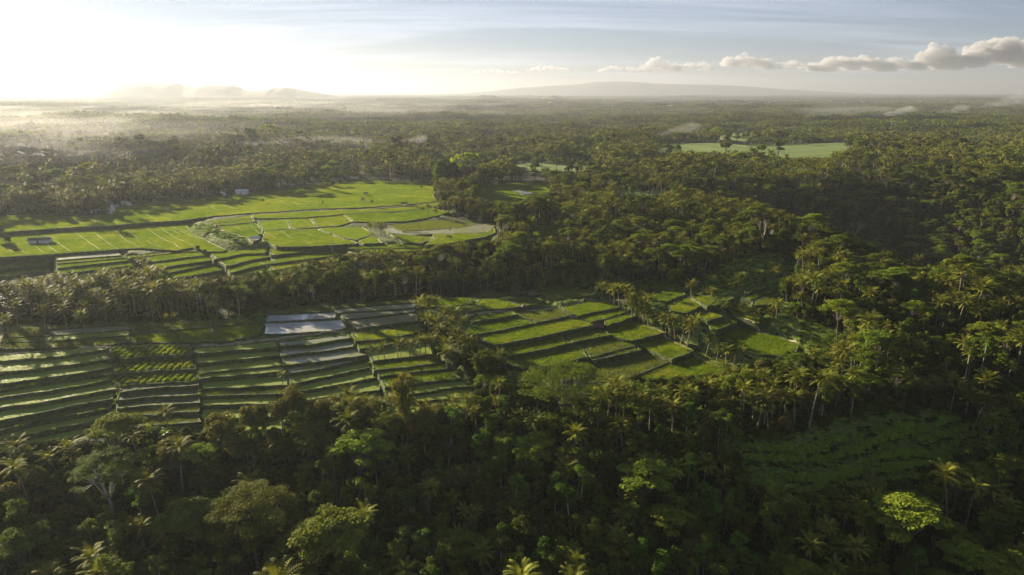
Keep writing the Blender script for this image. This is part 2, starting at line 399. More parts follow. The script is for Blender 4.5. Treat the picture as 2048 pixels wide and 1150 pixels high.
# G: right hand terraces
P(C5((120, 412), (400, 385), (430, 420), (290, 470), (150, 462)), 'b')
P(C5((290, 505), (460, 442), (565, 500), (430, 562), (300, 545)), 'b')
P(C5((465, 440), (600, 425), (690, 480), (590, 505), (568, 495)), 'b')
P(C5((440, 570), (575, 515), (722, 588), (580, 622)), 'b')
P(C5((590, 628), (742, 590), (822, 628), (650, 698), (600, 660)), 'b')
P(C5((655, 706), (822, 642), (1000, 682), (1150, 740), (1290, 812), (1250, 900), (1000, 880), (880, 850), (720, 760)), 'b')
P(C5((600, 495), (765, 428), (805, 448), (650, 503)), 'b')
P(C5((860, 440), (1100, 370), (1112, 388), (930, 458)), 'b')
P(C5((870, 380), (1030, 345), (1055, 356), (890, 415)), 'b')
P(C5((935, 470), (1115, 400), (1180, 430), (1080, 500), (930, 505)), 'o')
P(C5((730, 525), (860, 478), (1000, 560), (985, 640), (830, 600)), 'b')
P(C5((350, 715), (480, 730), (530, 760), (520, 810), (440, 800)), 's')
P(C5((580, 900), (700, 905), (900, 1010), (800, 1020)), 'o')
P(C5((265, 640), (430, 640), (470, 690), (380, 700), (320, 690)), 'o')
# H: broad upper fields
UP = C6((-900, 330), (0, 320), (230, 300), (560, 320), (860, 300), (900, 240), (1150, 215)) + C7((150, 225), (500, 170), (850, 145), (1100, 95), (1533, 85)) + C8((250, 90), (560, 105), (600, 130), (560, 200))
UPF = C8((600, 238), (350, 268), (0, 290)) + C7((1080, 298), (780, 318), (520, 333), (230, 358), (0, 388)) + C6((1100, 368), (870, 385), (500, 405), (0, 440), (-900, 480))
P(UP + UPF, 'b', 0.1)
P(C6((-900, 485), (0, 445), (500, 410), (870, 392), (1100, 375), (1500, 345)) + C7((150, 378), (215, 392), (60, 432), (100, 480), (345, 610), (330, 625), (180, 628)) +
  C6((1480, 558), (1345, 582), (1080, 562), (890, 572), (545, 598), (200, 620), (-900, 690)), 'b', 0.3)
strips([C6((-900, 700), (0, 640), (400, 610)), C6((-900, 740), (0, 680), (200, 652), (400, 622)),
        C6((-900, 790), (0, 725), (380, 682)), C6((-900, 840), (0, 778), (390, 738)),
        C6((-900, 920), (0, 842), (380, 792)), C6((-900, 970), (0, 888), (380, 850)), C6((-900, 1000), (0, 960), (380, 900))], 'bbbww' 'w')
P(C6((430, 628), (900, 588), (925, 618), (440, 655)), 'W')
strips([C6((440, 660), (930, 622), (985, 630)), C6((440, 682), (990, 634)), C6((440, 716), (1000, 656)), C6((440, 766), (1050, 690)),
        C6((460, 805), (1050, 742)), C6((480, 850), (1050, 790)), C6((480, 900), (1050, 850))], 'bbbbbb')
strips([C6((985, 625), (1345, 588), (1400, 575), (1700, 560)), C6((990, 640), (1345, 596), (1740, 575)), C6((1180, 665), (1533, 622), (1860, 600)),
        C6((1170, 722), (1533, 668), (1900, 620)), C6((1200, 772), (1533, 702), (1820, 640), (1960, 630)),
        C6((1250, 808), (1533, 762), (1750, 720), (2010, 665)), C6((1250, 850), (1533, 815), (1780, 770), (2030, 725)), C6((1300, 900), (1600, 865), (2030, 790))], 'bbbbbbb')
strips([C7((230, 640), (355, 632), (640, 600), (690, 600)), C7((260, 690), (480, 645), (650, 640)), C7((350, 740), (560, 690), (690, 665)),
        C7((390, 790), (560, 745), (700, 720)), C7((400, 830), (560, 790), (700, 775)), C7((400, 870), (560, 850), (700, 840))], 'bbbbb')
# right upper fields
P(C7((545, 343), (800, 334), (1080, 314), (1533, 300)) + C8((350, 285), (600, 250), (625, 262), (560, 286), (250, 322)) + C7((1533, 320), (1250, 340), (1000, 362), (815, 371), (565, 370)), 'b')
P(C7((205, 395), (545, 350), (560, 372), (240, 415)), 'b')
P(C7((250, 420), (560, 378), (575, 400), (280, 428)), 'b')
P(C7((290, 432), (585, 405), (640, 460), (620, 520), (560, 560), (500, 520), (330, 470)), 'b', lv='r')
P(C7((600, 398), (815, 376), (860, 452), (650, 462)), 'y', lv='r')
P(C7((820, 375), (1000, 368), (1040, 440), (870, 454)), 'Y', lv='r')
P(C7((1005, 366), (1250, 345), (1330, 395), (1200, 432), (1050, 440)), 'b', lv='r')
P(C7((1255, 343), (1533, 325)) + C8((250, 330), (560, 290), (700, 330), (500, 372), (330, 395), (100, 400)) + C7((1440, 400), (1340, 395)), 'b')
P(C7((650, 465), (790, 462), (1060, 452), (1190, 505), (1370, 560), (1340, 568), (1020, 585), (740, 590), (630, 540)), 'b', lv='r')
P(C7((1065, 450), (1200, 440), (1400, 440), (1480, 490), (1350, 540), (1200, 505)), 'y', lv='r')
P(C7((1480, 500), (1560, 560), (1400, 568), (1370, 545)), 'y', lv='r')
P(C8((205, 430), (500, 395), (640, 388), (900, 410), (760, 440), (330, 470)), 'o', lv='q')
P(C8((190, 450), (230, 446), (330, 474), (560, 490), (390, 500), (220, 485)), 'W', lv='q')
P(C8((770, 442), (920, 410), (1040, 430), (960, 480), (600, 490), (350, 474)), 'S', lv='q')
P(C8((225, 490), (540, 515), (550, 540), (470, 562), (330, 558)), 'b', lv='q')
P(C8((560, 492), (950, 485), (1030, 440), (1040, 480), (950, 515), (700, 560), (500, 578), (560, 530)), 'b', lv='q')
strips([C8((-90, 590), (330, 568), (500, 585), (960, 520)), C8((-90, 605), (500, 600), (960, 535)), C8((100, 630), (500, 625), (960, 560)),
        C8((240, 660), (500, 650), (800, 610)), C8((240, 700), (500, 690), (800, 640))], 'bbbo')
P(C7((690, 605), (850, 603), (1370, 572), (1533, 575), (1500, 590), (1160, 605), (700, 655)), 'b')
strips([C7((700, 660), (1160, 610), (1400, 592)), C7((700, 720), (1190, 658)), C7((700, 772), (1270, 690)), C7((860, 772), (1290, 722)), C7((860, 800), (1200, 770))], 'bbbb')
P([(955, 376), (1000, 368), (1085, 363), (1100, 380), (1095, 394), (1040, 400), (990, 410), (962, 398)], 'b')
P(C8((1170, 160), (1210, 152), (1340, 182), (1250, 192)), 'W', 0.5)
P([(1070, 452), (1117, 452), (1106, 476), (1062, 474)], 'b')
# far fields
P([(1300, 296), (1330, 287), (1420, 286), (1490, 290), (1520, 306), (1400, 310), (1320, 306)], 'f')
P([(1492, 290), (1590, 288), (1700, 285), (1735, 290), (1690, 304), (1670, 316), (1620, 320), (1560, 316), (1522, 307)], 'f')
P([(1425, 272), (1440, 267), (1530, 265), (1592, 270), (1588, 276), (1500, 279), (1490, 286), (1440, 283), (1450, 277)], 'f')
P([(1022, 330), (1060, 326), (1180, 330), (1195, 338), (1150, 345), (1040, 342)], 'f')
P([(1212, 381), (1280, 378), (1338, 380), (1334, 391), (1240, 392)], 'f')
P([(-200, 361), (0, 361), (178, 363), (176, 368), (0, 370), (-200, 372)], 'f')
P([(930, 238), (1010, 237), (1012, 242), (935, 243)], 'f')
P([(860, 352), (920, 344), (960, 348), (900, 356)], 'f')

SURF = {'b': 'rice_soil_b', 'o': 'rice_soil_o', 'y': 'rice_soil_y', 'Y': 'rice_soil_y', 'w': 'pond', 'W': 'wet', 'S': 'wet', 's': 'seedling', 'd': 'mud', 'v': 'rice_soil_o', 'g': 'bund', 'f': 'rice_far'}
# wobble shared by neighbours so their common edges still meet
def wob(x, y):
    a = 0.9 if y < 420 else 1.2
    return (x + a * noise.noise(Vector((x / 9, y / 9, 1))) + .35 * noise.noise(Vector((x / 2.5, y / 2.5, 8))), y + a * noise.noise(Vector((x / 9, y / 9, 5))) + .35 * noise.noise(Vector((x / 2.5, y / 2.5, 4))))
def area2(p): return 0.5 * sum(p[i][0] * p[(i + 1) % len(p)][1] - p[(i + 1) % len(p)][0] * p[i][1] for i in range(len(p)))
def resample(p, step):
    out = []
    for i in range(len(p)):
        a, b = p[i], p[(i + 1) % len(p)]
        n = max(1, int(math.hypot(b[0] - a[0], b[1] - a[1]) / step))
        for k in range(n):
            t = k / n; out.append((a[0] + (b[0] - a[0]) * t, a[1] + (b[1] - a[1]) * t))
    return out
def inset(p, d):
    n = len(p); out = []
    for i in range(n):
        a, b, c = p[i - 1], p[i], p[(i + 1) % n]
        e1 = Vector((b[0] - a[0], b[1] - a[1])); e2 = Vector((c[0] - b[0], c[1] - b[1]))
        if e1.length < 1e-6 or e2.length < 1e-6: out.append(b); continue
        e1.normalize(); e2.normalize()
        nn = Vector((-e1.y - e2.y, e1.x + e2.x))
        if nn.length < 1e-3: nn = Vector((-e1.y, e1.x))
        nn.normalize()
        k = min(1.6, 1 / max(0.5, nn.dot(Vector((-e1.y, e1.x)))))
        out.append((b[0] + nn.x * d * k, b[1] + nn.y * d * k))
    return out
PW = []      # world paddies: (outline, z, kind)
PAD_LABEL = {'b': 'bright green rice paddy', 'f': 'far bright green rice paddy', 'o': 'olive green rice paddy', 'y': 'yellow green rice paddy', 'Y': 'yellow green rice paddy', 'w': 'flooded paddy mirroring the sky',
             'W': 'wet pale paddy with shallow water', 'S': 'wet paddy half covered by water', 's': 'flooded terrace of young seedlings', 'd': 'bare brown paddy', 'v': 'terrace of vegetable beds', 'g': 'overgrown grassy terrace'}
LEVEL = {}; _acc = {}
for pts, kind, dz, lv in PAD:
    if lv:
        near = sorted(pts, key=lambda q: -q[1])[:max(2, len(pts) // 2)]
        _acc.setdefault(lv, []).append(sum(unproject(q[0], q[1] - 1)[2] for q in near) / len(near) + .25 + dz)
for k_, v_ in _acc.items(): LEVEL[k_] = sum(v_) / len(v_)
for pts, kind, dz, lv in PAD:
    ys = sorted(pts, key=lambda q: -q[1])
    near = ys[:max(2, len(ys) // 2)]
    zs = [unproject(q[0], q[1] - 1)[2] for q in near]
    z = sum(zs) / len(zs) + 0.25 + dz
    mx_, my_ = sum(q[0] for q in pts) / len(pts), sum(q[1] for q in pts) / len(pts)
    if lv: z = LEVEL.setdefault(lv, z)
    far = (kind == 'f')
    w = [on_plane(q[0], q[1], z) for q in pts]
    if area2(w) < 0: w.reverse()
    w = resample(w, 2.5 if not far else 12)
    w = [wob(*q) for q in w]
    PW.append((w, z, kind))
def build_paddy(w, z, kind):
    far = w[0][1] > 420
    bw = 0.38 if w[0][1] < 420 else 0.6
    bh = 0.22
    inner = inset(w, bw); inner2 = inset(w, bw + 0.22); outer = inset(w, -0.55)
    me = bpy.data.meshes.new('rice_paddy')
    bm = bmesh.new()
    vs = [bm.verts.new((x, y, z)) for x, y in inner2]
    tris = geometry.tessellate_polygon([[Vector((x, y, 0)) for x, y in inner2]])
    for t in tris:
        try:
            f = bm.faces.new([vs[i] for i in t])
            if f.normal.z < 0: f.normal_flip()
        except ValueError: pass
    bm.normal_update()
    for f in bm.faces:
        if f.normal.z < 0: f.normal_flip()
    bm.to_mesh(me); bm.free(); me.materials.append(M[SURF[kind]])
    o = obj('rice_paddy', me)
    tag(o, None, 'rice paddy', 'terraced rice paddies', 'structure')
    n = len(w); V = []; Fc = []; mi = []
    def nz(q, s): return s * noise.noise(Vector((q[0] / 1.7, q[1] / 1.7, 9)))
    for q in outer: V.append((q[0], q[1], z - 4.5))
    for q in inset(w, -0.35): V.append((q[0] + nz(q, .3), q[1], z - 1.2 + nz(q, .3)))
    for q in w: V.append((q[0], q[1], z + bh + nz(q, .12)))
    for q in inner: V.append((q[0], q[1], z + bh + nz((q[1], q[0]), .1)))
    for q in inner2: V.append((q[0], q[1], z - 0.02))
    for r in range(4):
        for i in range(n):
            j = (i + 1) % n
            Fc.append((r * n + i, r * n + j, (r + 1) * n + j, (r + 1) * n + i)); mi.append(1 if (r >= 2 and far and kind != 'f') else 0)
    b = obj('bund', mesh_from('bund', V, Fc, [M['bund'], M['bund_pale']], mi), o)
    return o
PADOBJ = [build_paddy(*q) for q in PW]
for kind in PAD_LABEL:
    ids = sorted([i for i in range(len(PW)) if PW[i][2] == kind], key=lambda i: (sum(p[1] for p in PW[i][0]) / len(PW[i][0])))
    for r, i in enumerate(ids):
        w, z, k = PW[i]
        cx, cy = sum(p[0] for p in w) / len(w), sum(p[1] for p in w) / len(w)
        qx, qy = project(cx, cy, z)
        where = ('among the broad upper fields' if qy < 575 and qx < 1180 else 'on the right hand terraces' if qx > 1340 and qy > 400 else 'on the distant plain' if qy < 395 else
                 'on the middle terraces' if qx > 900 else 'in the long band under the tree belt' if qy < 690 else 'on the lower left terraces')
        PADOBJ[i]['label'] = '%s %s, %s nearest of its kind' % (PAD_LABEL[k], where, ordinal(r + 1))

# thin earth bunds dividing the broad upper fields
LINES = [C6((100, 555), (210, 618)), C6((245, 505), (290, 560), (335, 610)), C6((360, 530), (440, 603)), C6((420, 490), (490, 550), (545, 596)), C6((585, 430), (690, 510), (770, 578)),
         C6((735, 435), (830, 510), (910, 572)), C6((875, 400), (960, 480), (1085, 562)), C6((970, 400), (1050, 462)), C6((1110, 380), (1230, 460), (1345, 515), (1375, 555)),
         C6((1120, 480), (1160, 515), (1240, 548)), C6((1215, 370), (1330, 455), (1480, 530)), C6((1310, 370), (1420, 425), (1533, 480)), C6((560, 330), (640, 385)), C6((680, 335), (790, 395)),
         C6((1100, 290), (1215, 360)), C6((1210, 230), (1400, 320)), C6((850, 345), (910, 378)), C6((1400, 240), (1533, 280)), C7((0, 430), (110, 480), (340, 608)), C7((0, 510), (90, 570)),
         C7((60, 290), (120, 315)), C7((230, 280), (300, 315)), C7((360, 270), (450, 310)), C7((620, 190), (760, 230), (880, 290)), C7((860, 240), (1000, 290)), C7((640, 475), (740, 530)),
         C7((770, 462), (860, 530)), C7((900, 458), (1040, 515)), C7((940, 380), (1020, 440)), C7((1120, 400), (1200, 430)), C7((940, 540), (1000, 580)), C7((540, 425), (640, 520)), C7((430, 440), (480, 470)),
         C7((230, 640), (300, 700), (380, 770)), C7((1160, 600), (1230, 670), (1280, 720)), C7((600, 690), (690, 740), (700, 800)), C6((300, 440), (590, 425)), C7((0, 470), (-60, 440)),
         C8((330, 480), (560, 495), (540, 545)), C8((0, 240), (300, 220)), C8((150, 130), (560, 150)), C8((500, 575), (560, 530), (700, 520)),
         C7((150, 300), (300, 262), (520, 240)), C7((330, 262), (420, 300)), C7((520, 215), (700, 200), (900, 175)), C7((760, 185), (900, 225), (1060, 260)), C7((960, 150), (1120, 190), (1250, 205)), C7((900, 290), (1050, 270)), C7((1180, 140), (1400, 170), (1530, 210)),
         C8((0, 140), (150, 120), (380, 110)), C8((60, 170), (250, 180), (480, 165)), C8((300, 200), (450, 180), (590, 185)), C8((200, 110), (330, 150)), C6((940, 262), (1090, 275), (1220, 258)), C6((1350, 300), (1500, 290)),
         C6((240, 420), (420, 470)), C6((700, 455), (830, 470), (930, 465)), C6((100, 520), (240, 512)), C6((0, 540), (110, 600))]
def ribbon(name, pts, width, h, m, label, cat, kind=None, group=None):
    W = [unproject(*q) for q in pts]
    zz = []
    pts3 = []
    for a, b in zip(W, W[1:]):
        n = max(1, int(math.hypot(b[0] - a[0], b[1] - a[1]) / 3))
        for k in range(n): pts3.append((a[0] + (b[0] - a[0]) * k / n, a[1] + (b[1] - a[1]) * k / n))
    pts3.append(W[-1][:2])
    mb = MB(); n = len(pts3); L = []
    for i, q in enumerate(pts3):
        a = pts3[max(0, i - 1)]; b = pts3[min(n - 1, i + 1)]
        d = Vector((b[0] - a[0], b[1] - a[1])).normalized(); nx, ny = -d.y, d.x
        q = (q[0] + .4 * noise.noise(Vector((q[0] / 6, q[1] / 6, 0))), q[1] + .4 * noise.noise(Vector((q[0] / 6, q[1] / 6, 7))))
        z = top_at(q[0], q[1])
        L.append([(q[0] + nx * s * width, q[1] + ny * s * width, z + hh) for s, hh in ((-.5, -.3), (-.3, h), (.3, h), (.5, -.3))])
    for i in range(n - 1):
        for k in range(3): mb.face((L[i][k], L[i][k + 1], L[i + 1][k + 1], L[i + 1][k]))
    o = obj(name, mb.mesh(name, [m])); tag(o, label, cat, group, kind); return o

# ------------------------------------------------------------------ terrain sheet
def axis(a, b, step, lo, hi, g):
    xs = list(np.arange(a, b + 1e-6, step))
    s = step; x = a; L = []
    while x > lo: s *= g; x -= s; L.append(x)
    s = step; x = b; Rr = []
    while x < hi: s *= g; x += s; Rr.append(x)
    return L[::-1] + xs + Rr
XS = axis(-340, 420, 2.6, -60000, 60000, 1.055); YS = axis(70, 720, 2.6, -3000, 24000, 1.04)
NX, NY = len(XS), len(YS)
TZ = np.zeros((NY, NX)); TG = np.zeros((NY, NX))
def landy(x, y): return y
for j, y in enumerate(YS):
    for i, x in enumerate(XS):
        TZ[j, i] = base(x, max(y, -400)) if abs(x) < 30000 else -5
XA, YA = np.array(XS), np.array(YS)
def seg_inside(px, py, poly):
    ins = np.zeros(px.shape, bool); dist = np.full(px.shape, 1e9)
    n = len(poly)
    for i in range(n):
        x1, y1 = poly[i]; x2, y2 = poly[(i + 1) % n]
        c = ((y1 > py) != (y2 > py)) & (px < (x2 - x1) * (py - y1) / ((y2 - y1) or 1e-9) + x1)
        ins ^= c
        dx, dy = x2 - x1, y2 - y1; L2 = dx * dx + dy * dy or 1e-9
        t = np.clip(((px - x1) * dx + (py - y1) * dy) / L2, 0, 1)
        dist = np.minimum(dist, np.hypot(px - x1 - t * dx, py - y1 - t * dy))
    return ins, dist
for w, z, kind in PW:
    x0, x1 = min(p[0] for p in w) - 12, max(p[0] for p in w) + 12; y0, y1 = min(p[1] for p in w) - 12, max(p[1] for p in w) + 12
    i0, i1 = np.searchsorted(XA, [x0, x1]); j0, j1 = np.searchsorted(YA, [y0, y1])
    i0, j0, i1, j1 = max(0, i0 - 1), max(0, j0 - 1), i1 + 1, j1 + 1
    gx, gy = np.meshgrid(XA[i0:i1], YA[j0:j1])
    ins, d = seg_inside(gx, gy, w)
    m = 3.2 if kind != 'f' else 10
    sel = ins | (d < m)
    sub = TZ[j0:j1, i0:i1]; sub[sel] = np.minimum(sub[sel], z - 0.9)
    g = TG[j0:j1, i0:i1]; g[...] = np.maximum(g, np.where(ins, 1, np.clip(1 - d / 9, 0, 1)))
def ground(x, y):
    i = min(NX - 2, max(0, int(np.searchsorted(XA, x)) - 1)); j = min(NY - 2, max(0, int(np.searchsorted(YA, y)) - 1))
    tx = (x - XA[i]) / (XA[i + 1] - XA[i]); ty = (y - YA[j]) / (YA[j + 1] - YA[j])
    return float((TZ[j, i] * (1 - tx) + TZ[j, i + 1] * tx) * (1 - ty) + (TZ[j + 1, i] * (1 - tx) + TZ[j + 1, i + 1] * tx) * ty)
PBB = [(min(p[0] for p in w), max(p[0] for p in w), min(p[1] for p in w), max(p[1] for p in w)) for w, z, k in PW]
def inpoly(x, y, w):
    c = False; n = len(w); j = n - 1
    for i in range(n):
        if (w[i][1] > y) != (w[j][1] > y) and x < (w[j][0] - w[i][0]) * (y - w[i][1]) / (w[j][1] - w[i][1]) + w[i][0]: c = not c
        j = i
    return c
def paddy_at(x, y):
    best = None
    for (w, z, k), b in zip(PW, PBB):
        if b[0] <= x <= b[1] and b[2] <= y <= b[3] and inpoly(x, y, w) and (best is None or z > best[1]): best = (w, z, k)
    return best
def top_at(x, y):
    p = paddy_at(x, y); return p[1] if p else ground(x, y)
# open grassy ground without tree cover (photo pixels)
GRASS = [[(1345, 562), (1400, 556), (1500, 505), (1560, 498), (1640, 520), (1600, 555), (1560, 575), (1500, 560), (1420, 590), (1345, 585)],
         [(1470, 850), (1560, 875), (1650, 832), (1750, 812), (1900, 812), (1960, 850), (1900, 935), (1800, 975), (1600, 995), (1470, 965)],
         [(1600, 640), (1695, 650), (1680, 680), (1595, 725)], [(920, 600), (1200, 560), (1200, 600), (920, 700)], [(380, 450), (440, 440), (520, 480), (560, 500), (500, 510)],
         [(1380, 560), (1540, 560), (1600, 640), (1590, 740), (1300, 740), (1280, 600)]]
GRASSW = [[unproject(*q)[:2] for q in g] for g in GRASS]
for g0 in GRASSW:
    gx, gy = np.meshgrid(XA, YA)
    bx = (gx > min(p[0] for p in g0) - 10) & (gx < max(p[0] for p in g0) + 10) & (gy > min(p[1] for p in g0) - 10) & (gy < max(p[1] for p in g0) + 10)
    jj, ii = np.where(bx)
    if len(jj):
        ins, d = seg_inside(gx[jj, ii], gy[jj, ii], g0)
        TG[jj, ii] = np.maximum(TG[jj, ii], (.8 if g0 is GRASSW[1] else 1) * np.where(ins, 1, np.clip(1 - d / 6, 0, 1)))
# contour terraces in the dark ravine pasture and the lumpy meadow: real small steps
for gi, step in ((0, 1.1), (1, 2.3)):
    g0 = GRASSW[gi]
    gx, gy = np.meshgrid(XA, YA)
    bx = (gx > min(p[0] for p in g0) - 10) & (gx < max(p[0] for p in g0) + 10) & (gy > min(p[1] for p in g0) - 10) & (gy < max(p[1] for p in g0) + 10)
    for j, i in zip(*np.where(bx)):
        x, y = XA[i], YA[j]
        if inpoly(x, y, g0) and not paddy_at(x, y):
            zz = TZ[j, i] + 1.6 * fbm(x, y, 30, 3)
            q = zz / step; fq = q - math.floor(q); TZ[j, i] = step * (math.floor(q) + sst(0.55, 1.0, fq)) + 0.25 * noise.noise(Vector((x / 3, y / 3, 2)))
verts = [(XS[i], YS[j], float(TZ[j, i])) for j in range(NY) for i in range(NX)]
faces = [(j * NX + i, j * NX + i + 1, (j + 1) * NX + i + 1, (j + 1) * NX + i) for j in range(NY - 1) for i in range(NX - 1)]
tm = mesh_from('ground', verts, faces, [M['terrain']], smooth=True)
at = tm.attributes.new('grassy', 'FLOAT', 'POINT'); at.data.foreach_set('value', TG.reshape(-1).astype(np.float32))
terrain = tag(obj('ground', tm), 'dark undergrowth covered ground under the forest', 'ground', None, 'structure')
for ln in LINES: ribbon('earth_bund', ln, 1.0, 0.26, M['bund_pale'], 'pale low earth bund dividing the broad upper rice fields', 'earth bund', 'structure', 'bunds across the upper fields')
for nm, ln, wd in (('footpath', C4((-60, 372), (60, 350), (300, 310), (500, 298), (700, 292), (850, 268), (1000, 235), (1150, 205)), 1.9),
                   ('footpath', C1((-900, 430), (0, 402), (300, 388), (550, 376), (800, 362), (1100, 345), (1500, 338)) + C2((300, 335), (740, 285), (1100, 245), (1260, 235)), 2.2),
                   ('footpath', C3((200, 395), (450, 362), (690, 328)), 1.4),
                   ('footpath', C5((880, 600), (1000, 672), (1160, 700), (1320, 790)), 1.5),
                   ('footpath', C5((80, 640), (210, 690), (330, 770), (470, 850), (620, 950), (760, 1010)), 1.0)):
    ribbon(nm, ln, wd, 0.3, M['path'], 'narrow dirt path along the top of the terraces', 'footpath', 'structure', 'dirt paths between the paddies')
# sea beyond the plain
sm = MB(); sm.face([(-90000, 22000, -6.5), (90000, 22000, -6.5), (90000, 95000, -6.5), (-90000, 95000, -6.5)])
msea = solid('sea_water', [(0.03, 0.05, 0.07), (0.04, 0.07, 0.09)], 0.001, 0.25)
tag(obj('sea', sm.mesh('sea', [msea])), 'calm pale sea along the horizon', 'sea', None, 'structure')
# ------------------------------------------------------------------ plant meshes
def rv(r): 
    while True:
        v = Vector((r.uniform(-1, 1), r.uniform(-1, 1), r.uniform(-1, 1)))
        if 0.05 < v.length < 1: return v.normalized()
def leafquad(mb, p, nrm, s, r, m=0, asp=0.62):
    u = nrm.cross(rv(r)).normalized(); w = nrm.cross(u)
    a, b = u * s, w * s * asp
    mb.face((p - a, p - b * 0.9 + nrm * s * .12, p + a, p + b * 0.9 + nrm * s * .12), m)
def crown_lobes(lobes, n, size, r, up=0.35, mat='leaf', jitter=0.7, shell=0.62):
    mb = MB(); vol = [l[1].x * l[1].y * l[1].z for l in lobes]; T = sum(v ** .67 for v in vol)
    for (c, e), v in zip(lobes, vol):
        k = int(n * v ** .67 / T)
        for _ in range(k):
            d = rv(r)
            if d.z < -0.35 and r.random() < 0.75: d.z = -d.z
            rad = shell + (1.08 - shell) * r.random() ** 0.6
            p = c + Vector((d.x * e.x, d.y * e.y, d.z * e.z)) * rad
            nn = (d * (1 - up) + Vector((0, 0, up)) + rv(r) * jitter).normalized()
            leafquad(mb, p, nn, size * r.uniform(.6, 1.35), r)
    return mb.mesh('crown', [M[mat]])
def limb_trunk(h, r0, lobes, r, bark, split=0.5, lean=0.6, sides=6, nl=7):
    mb = MB()
    top = Vector((r.uniform(-lean, lean), r.uniform(-lean, lean), h * split))
    mid = top * 0.5 + Vector((r.uniform(-.3, .3), r.uniform(-.3, .3), 0))
    mb.tube([(0, 0, -1.5), (0, 0, 0.2), mid, top], [r0 * 1.35, r0 * 1.1, r0 * .85, r0 * .7], sides)
    for (c, e) in lobes[:nl]:
        q = top.lerp(c, 0.5) + Vector((0, 0, -(c.z - top.z) * .12)) + rv(r) * .3
        mb.tube([top - Vector((0, 0, .3)), q, c], [r0 * .5, r0 * .32, r0 * .1], 4)
    return mb.mesh('trunk', [M[bark]], True)
def palm_crown(r, L=4.8, n=26, st=13, wid=0.17, ll=0.85, droop=1.0):
    mb = MB()
    for i in range(n):
        az = i * 2.39996 + r.uniform(-.2, .2); t = (i + .5) / n
        el = R(82) - t ** 1.1 * R(100) * droop + r.uniform(-.12, .12)
        Lf = L * (0.72 + .28 * math.sin(math.pi * min(1, t + .25))) * r.uniform(.88, 1.1)
        hd = Vector((math.cos(az), math.sin(az), 0)); side = Vector((-math.sin(az), math.cos(az), 0))
        tw = r.uniform(-.5, .5)
        p = Vector((0, 0, 0)); pts = []; e = el; ds = Lf / st
        for k in range(st + 1):
            dirv = hd * math.cos(e) + Vector((0, 0, math.sin(e)))
            pts.append((p.copy(), dirv.copy())); p = p + dirv * ds
            e -= R(5.6) * (0.35 + 1.3 * k / st) * (1.15 if el > 0.5 else .8)
            e = max(e, R(-86))
        for k in range(st):
            a, da = pts[k]; b, db = pts[k + 1]
            up = side.cross(da).normalized() * -1
            if k < st: mb.face((a - side * .05, a + side * .05, b + side * .035, b - side * .035))
            if k >= 2:
                s = math.sin(math.pi * (0.12 + .82 * k / st)) ** .6
                for sg in (-1, 1):
                    out = (side * sg * math.cos(.5 + tw * .4 * sg) + da * .55 + up * (.28 + .35 * tw * sg) - Vector((0, 0, .35 + .5 * t))).normalized()
                    tip = a + out * ll * s * r.uniform(.8, 1.15)
                    mb.face((a - da * wid, a + da * wid, tip + da * wid * .3, tip - da * wid * .2))
    return mb.mesh('crown', [M['palm']])
def palm_trunk(h, r, lean):
    mb = MB(); az = r.uniform(0, 6.28); pts = []; rad = []
    for k in range(8):
        t = k / 7; off = lean * t ** 1.7
        pts.append((math.cos(az) * off, math.sin(az) * off, -1.2 * (1 - t) + h * t)); rad.append(.26 - .12 * t + (.12 if k == 0 else 0))
    mb.tube(pts, rad, 6); return mb.mesh('trunk', [M['bark_grey']], True), Vector(pts[-1])
def banana_mesh(r, h=4.2):
    mb = MB(); tk = MB()
    for s in range(r.choice((2, 3, 3))):
        bx, by = r.uniform(-.9, .9), r.uniform(-.9, .9); hh = h * r.uniform(.55, 1) * .5
        tk.tube([(bx, by, -.5), (bx, by, hh)], [.16, .11], 5)
        for i in range(9):
            az = i * 2.4 + r.random(); el = r.uniform(.7, 1.35); L = h * r.uniform(.45, .7)
            hd = Vector((math.cos(az), math.sin(az), 0)); sd = Vector((-math.sin(az), math.cos(az), 0))
            p = Vector((bx, by, hh)); e = el; prev = None; ns = 6
            for k in range(ns + 1):
                w = .42 * math.sin(math.pi * (.1 + .85 * k / ns)) ** .7
                d = hd * math.cos(e) + Vector((0, 0, math.sin(e)))
                row = (p - sd * w + Vector((0, 0, .12)), p.copy(), p + sd * w + Vector((0, 0, .12)))
                if prev: mb.face((prev[0], row[0], row[1], prev[1])); mb.face((prev[1], row[1], row[2], prev[2]))
                prev = row; p = p + d * L / ns; e -= r.uniform(.2, .42)
    return mb.mesh('leaves', [M['banana']]), tk.mesh('stem', [M['bund']], True)
def lobes_round(r, h, w, k):
    L = []
    for i in range(k):
        a = r.uniform(0, 6.28); q = math.sqrt(r.random()) * w * .62; zz = h * r.uniform(.5, .93) - q * .25
        s = w * r.uniform(.28, .46)
        L.append((Vector((math.cos(a) * q, math.sin(a) * q, zz)), Vector((s, s, s * r.uniform(.65, .95)))))
    L.sort(key=lambda l: -l[1].x); return L
def lobes_flat(r, h, w, k, th=.16):
    L = []
    for i in range(k):
        a = i * 2.4 + r.uniform(-.3, .3); q = math.sqrt((i + .4) / k) * w * .85; zz = h * (1 - .20 * (q / w) ** 2) + r.uniform(-.1, .05) * h
        s = w * r.uniform(.22, .36)
        L.append((Vector((math.cos(a) * q, math.sin(a) * q, zz)), Vector((s, s, s * th * r.uniform(1, 2)))))
    return L
def proto(kind, parts, h, w): return dict(kind=kind, parts=parts, h=h, w=w)
PR = {}
